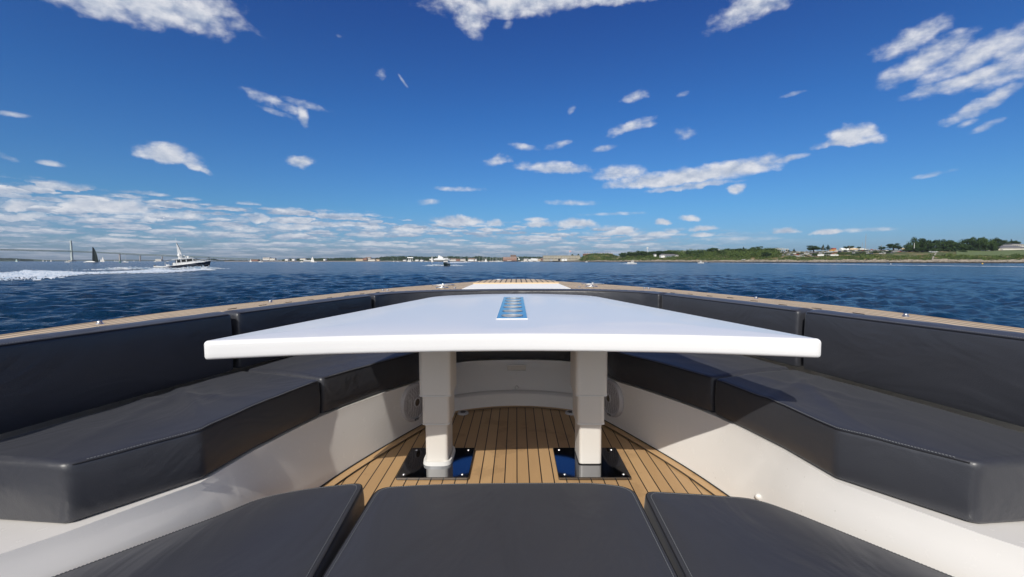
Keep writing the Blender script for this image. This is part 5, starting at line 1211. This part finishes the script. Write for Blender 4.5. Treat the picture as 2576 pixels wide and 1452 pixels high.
def heap(name, cx, cy, L, W_, H_, rot, n, seed):
    rd = random.Random(seed); q = MB(); c, s_ = math.cos(rot), math.sin(rot)
    for _ in range(n):
        a = rd.gauss(0,.33); b_ = rd.gauss(0,.33); z = abs(rd.gauss(0,.4))*math.exp(-a*a*1.5)*H_; x, y = a*L, b_*W_; r = rd.uniform(.12,.42)*H_*.6; o = len(q.v); X_, Y_ = cx+x*c-y*s_, cy+x*s_+y*c
        pts = [(1,0,0),(-1,0,0),(0,1,0),(0,-1,0),(0,0,1),(0,0,-1)]; q.v += [(X_+p[0]*r*rd.uniform(.7,1.8),Y_+p[1]*r,z+p[2]*r*rd.uniform(.4,1)) for p in pts]
        q.f += [tuple(o+k for k in f) for f in ((0,2,4),(2,1,4),(1,3,4),(3,0,4),(2,0,5),(1,2,5),(3,1,5),(0,3,5))]
    return struct(q.build(name, foam, recalc=False), 'stuff')
D = 205; x = WX(1785, D); cb3 = thing('speedboat', 'green grey hulled speedboat coming bow on, throwing white spray', 'motorboat', (x, D, .15), rotz=R(-100)); cb3.rotation_euler = (0, R(-5), R(-100))
boat_hull(MB(), 7.5, 2.2, .95).build('hull', mat('green_grey_hull',(.05,.08,.06),.3), cb3, smooth=True); q = MB(); q.box(-.6,0,2.0,3,2.2,.9,0,.85); q.build('cabin', wht, cb3, bevel=.08); q = MB(); q.box(-.5,0,2.1,2.9,2.25,.5,0,.9); q.build('windshield', glass, cb3)
q = MB(); q.box(-.9,0,3.0,3.0,2.4,.12); [q.tube([(a,b_,2.2),(a,b_,3.0)], .05, 5) for a in (-2.1,.2) for b_ in (-1,1)]; q.build('hardtop', wht, cb3, bevel=.04)
heap('spray', x-4.6, D, 6, 3, .8, .1, 420, 5); heap('spray', x+4, D+1, 5, 3, .6, .1, 260, 6)
foamstrip('wake', '', [(1788,1047.5),(1800,1046.5),(1850,1047),(1885,1047)], [(1788,1052.5),(1820,1052),(1860,1050.5),(1885,1048)], hmax=.35, seed=2, shift=-1.0)
foamstrip('wake', '', [(2505,1045.8),(2560,1045.2),(2620,1045.6),(2760,1048.4),(2830,1050.2)], [(2505,1047.6),(2545,1049),(2620,1050.0),(2760,1050.5),(2830,1051.5)], hmax=.5, seed=3, spray=300, shift=1.5)
heap('spray', WX(2513,330), 330, 7, 3, .8, 0, 200, 8)
foamstrip('wake', '', [(2835,1050.5),(3200,1055.5),(3550,1060),(4096,1067),(4300,1069)], [(2835,1051.2),(3200,1056.4),(3550,1061),(4096,1068.2),(4300,1070.3)], hmax=.12, seed=4, shift=0)

# ---- the navy cruiser with its tender
D = 125; HX = (682+842)/2*1.0; L = 12.4; xb = WX(748, D)
cr_ = thing('cabin_cruiser', 'navy hulled white cabin cruiser running right with a tall white mast fin', 'motorboat', (xb, D, .25)); cr_.rotation_euler = (0, R(-5.0), R(42)); cr_.scale = (.86,)*3
q = MB(); sec = []
for t in np.linspace(0,1,14):
    x_ = -L/2+L*t; w_ = 1.95*max(.03,(1-max(0,(t-.45)/.55)**2.4)); sh = 1.05+.75*t**1.6; rk_ = .9*t**3
    sec.append([(x_+rk_*.6,-w_,sh),(x_+rk_*.3,-w_*.97,sh*.55),(x_,-w_*.80,.0),(x_-.3*t,-w_*.1,-.7+.35*t),(x_-.3*t,w_*.1,-.7+.35*t),(x_,w_*.80,0),(x_+rk_*.3,w_*.97,sh*.55),(x_+rk_*.6,w_,sh)])
q.rings(sec); hull = q.build('hull', navy, cr_, smooth=True)
q = MB()
for s_ in (0, 7): q.tube([(p[s_][0],p[s_][1]*1.01,p[s_][2]+.02) for p in sec], .07, 6)
q.build('rub_rail', wht, hull)
q = MB(); q.rings([[ (p[0][0]-.02,p[0][1]*.97,p[0][2]+.01),(p[0][0],p[0][1]*.8,p[0][2]+(.30 if i > 5 else .05)),(p[0][0],-p[0][1]*.8,p[0][2]+(.30 if i > 5 else .05)),(p[0][0]-.02,-p[0][1]*.97,p[0][2]+.01)] for i, p in enumerate(sec)]); q.build('deck', wht, cr_)
# cabin side profile extruded across
cw = 1.45
def slab(P, y0, y1): q = MB(); q.rings([[(x_,y_,z_) for x_, z_ in P] for y_ in (y0,y1)]); return q
slab([(-2.6,1.15),(-2.6,2.95),(1.9,3.0),(3.2,2.05),(4.9,1.75),(4.9,1.5),(0,1.2)], -cw, cw).build('cabin', wht, cr_, bevel=.06)
slab([(-3.6,2.98),(-3.5,3.10),(-.5,3.26),(1.6,3.2),(2.15,2.98)], -cw-.12, cw+.12).build('roof', wht, cr_, bevel=.05)
for P in ([(-2.4,1.95),(-2.4,2.8),(-1.5,2.82),(-1.5,1.95)],[(-1.25,2.0),(-1.25,2.82),(-.1,2.84),(-.1,2.0)],[(.1,2.0),(.1,2.84),(1.6,2.86),(1.6,2.1)],[(1.85,2.12),(1.85,2.78),(2.0,2.8),(2.95,2.15)]):
    slab([(P[0][0],P[0][1]),(P[1][0],P[1][1]),(P[2][0],P[2][1]),(P[3][0],P[3][1])], -cw-.02, cw+.02).build('side_window', glass, cr_)
q = MB(); q.box(-2.62,-.75,2.35,.05,.9,.85); q.box(-2.62,.75,2.35,.05,.9,.85); q.build('aft_window', glass, cr_)
q = MB(); q.box(-2.63,.05,2.05,.05,.5,1.5); q.build('door', black, cr_)
q = MB(); q.add([(1.98,-1.2,2.93),(1.98,1.2,2.93),(3.05,1.2,2.12),(3.05,-1.2,2.12)], [(0,1,2,3)]); q.add([(2.03,-1.2,2.95),(2.03,1.2,2.95),(3.10,1.2,2.14),(3.10,-1.2,2.14)], [(0,1,2,3)]); q.build('windshield', glass, cr_)
q = MB(); q.rings([[(-5.3,y_,2.65),(-4.4,y_,2.95),(-3.5,y_,3.06),(-3.5,y_,3.0),(-4.4,y_,2.89),(-5.3,y_,2.6)] for y_ in (-1.4,1.4)]); q.build('awning', mat('navy_canvas',(.03,.04,.06),.8), cr_)
q = MB(); [q.tube([(-5.4,s_*1.35,1.1),(-5.2,s_*1.35,2.63)], .03, 5) for s_ in (-1,1)]; [q.tube([(-4.7,s_*1.35,1.1),(-5.2,s_*1.35,2.63)], .025, 5) for s_ in (-1,1)]; q.build('awning_post', steel, cr_)
q = MB(); q.box(-4.7,0,1.35,.7,1.9,.5); q.box(-3.1,-1.2,1.6,.9,.4,.8,0,.7); q.box(-3.1,1.2,1.6,.9,.4,.8,0,.7); q.build('cockpit_seat', wht, cr_, bevel=.05)
q = MB(); q.rings([[(-1.75*1-.0,-.22,3.1),(-.75,-.22,3.1),(-.75,.22,3.1),(-1.75,.22,3.1)],[(-1.8,-.18,4.8),(-.85,-.18,4.8),(-.85,.18,4.8),(-1.8,.18,4.8)],[(-1.75,-.1,6.8),(-1.3,-.1,6.8),(-1.3,.1,6.8),(-1.75,.1,6.8)],[(-1.75,-.05,8.0),(-1.68,-.05,8.0),(-1.68,.05,8.0),(-1.75,.05,8.0)]]); mf = q.build('mast_fin', wht, cr_, smooth=False)
q = MB(); q.tube([(-.82,0,4.4),(-1.2,0,6.6),(-1.66,0,8.2)], [.04,.12,.07], 6); q.build('fin_edge', black, mf)
q = MB(); q.tube([(-1.7,0,8),(-1.72,0,9.6)], .03, 5); q.build('antenna', wht, mf)
q = MB(); q.tube([(-1.5,-.35,4.0),(-1.5,-.35,4.4)], .42, 14); q.ball((-1.5,-.35,4.4), .42, .42, .28, 14, 6); q.build('radar_dome', wht, cr_, smooth=True)
q = MB(); q.tube([(.3,0,3.2),(-.15,0,4.0)], .07, 6); q.ball((-.15,0,4.05), .2,.2,.15); q.tube([(.75,0,3.2),(.75,0,3.6)], .22, 10); q.box(.7,0,3.72,.22,1.5,.14,.4); q.build('radar_scanner', wht, cr_)
q = MB()
def sidept(t, s_): i = t*13; a = sec[int(i)]; b_ = sec[min(int(i)+1,13)]; f_ = i-int(i); return [lerp(a[0],b_[0],f_), lerp(a[7],b_[7],f_)][0 if s_ < 0 else 1]
for s_ in (-1,1):
    pts = [Vector(sidept(t, s_))*1.0 for t in np.linspace(.62,1,8)]; pts = [Vector((p.x,p.y*.93,p.z)) for p in pts]; q.tube([p+Vector((0,0,.75)) for p in pts], .028, 5)
    for p in pts: q.tube([p, p+Vector((0,0,.75))], .022, 4)
q.build('bow_rail', steel, cr_)
q = MB(); q.tube([(6.2,0,1.8),(6.2,0,3.1)], .03, 5); q.build('jackstaff', steel, cr_); q = MB(); q.box(6.35,0,2.95,.35,.03,.25); q.build('burgee', navy, cr_)
for P in ((3.0,.9),(3.9,.5),(4.6,.45)):
    for s_ in (-1,1): t = (P[0]+L/2)/L; p = Vector(sidept(t, s_)); m_ = MB(); m_.ball((p.x-.1, p.y*.93, p.z+.2), .22 if P[0] < 3.5 else .12, .05, .09); m_.build('porthole', glass, cr_)
q = MB(); [q.box(.9,s_*1.47,1.55,2.1,.05,.14) for s_ in (-1,1)]; q.build('vent', black, cr_)
q = MB(); gold = mat('gold_lettering', (.55,.36,.12), .4)
for k2, hh in enumerate((.24,.16,.16,.22,.16,.16,.24)): q.box(-L/2-.02,-.8+k2*.25,.62,.02,.12,hh)
q.build('transom_lettering', gold, hull)
# tender towed close astern
td = thing('inflatable_tender', 'grey inflatable tender carried behind the cruiser stern', 'dinghy', (xb-3.5, D-4.3, .35)); td.rotation_euler = (0, R(3), R(12)); td.scale = (.86,)*3
tb = mat('hypalon_grey', (.50,.50,.49), .5); q = MB(); pts = [(-1.9,-.62,.35),(0,-.66,.33),(1.2,-.6,.40),(1.75,-.3,.52),(1.9,0,.56),(1.75,.3,.52),(1.2,.6,.40),(0,.66,.33),(-1.9,.62,.35)]
q.tube(catmull(pts,4), .24, 10); q.build('tube', tb, td, smooth=True); q = MB(); q.rings([[(-1.7,-.5,.25),(-1.7,0,-.15),(-1.7,.5,.25)],[(.9,-.5,.25),(.9,0,-.12),(.9,.5,.25)],[(1.7,-.1,.5),(1.7,0,.3),(1.7,.1,.5)]]); q.build('hull', wht, td)
q = MB(); q.box(-1.95,0,.55,.35,.35,.6); q.build('outboard', black, td, bevel=.05); q = MB(); q.box(-.2,0,.45,.35,1.0,.1); q.build('seat', tb, td)
# bow wave and stern wash of the cruiser
cA, sA = math.cos(R(42)), math.sin(R(42))
for (u, v, LL, WW, HH, nn, sd) in ((1.0,-2.4,6,.8,.6,1500,11),(5.4,-2.1,4,.7,.45,500,12),(-5.0,-2.8,5,1.0,.5,900,13),(-12,-.8,9,2,.6,2000,14),(3.2,-2.0,3.4,.5,.8,500,15)):
    heap('spray', xb+u*cA-v*sA, D+u*sA+v*cA, LL, WW, HH, R(42), nn, sd)

for o in list(bpy.data.objects):
    if '_o' in o: del o['_o']
# ---- sea air: one closed box of even haze
hz = MB(); hz.box(0, 3900, 70, 16000, 9000, 150)
hzm = bpy.data.materials.new('haze'); hzm.use_nodes = True; ht = hzm.node_tree; ht.nodes.clear()
pv = ht.nodes.new('ShaderNodeVolumePrincipled'); pv.inputs['Color'].default_value = (.80, .88, 1, 1); pv.inputs['Density'].default_value = .00006; pv.inputs['Anisotropy'].default_value = .3
ho = ht.nodes.new('ShaderNodeOutputMaterial'); ht.links.new(pv.outputs[0], ho.inputs['Volume'])
struct(hz.build('haze', hzm), 'stuff')
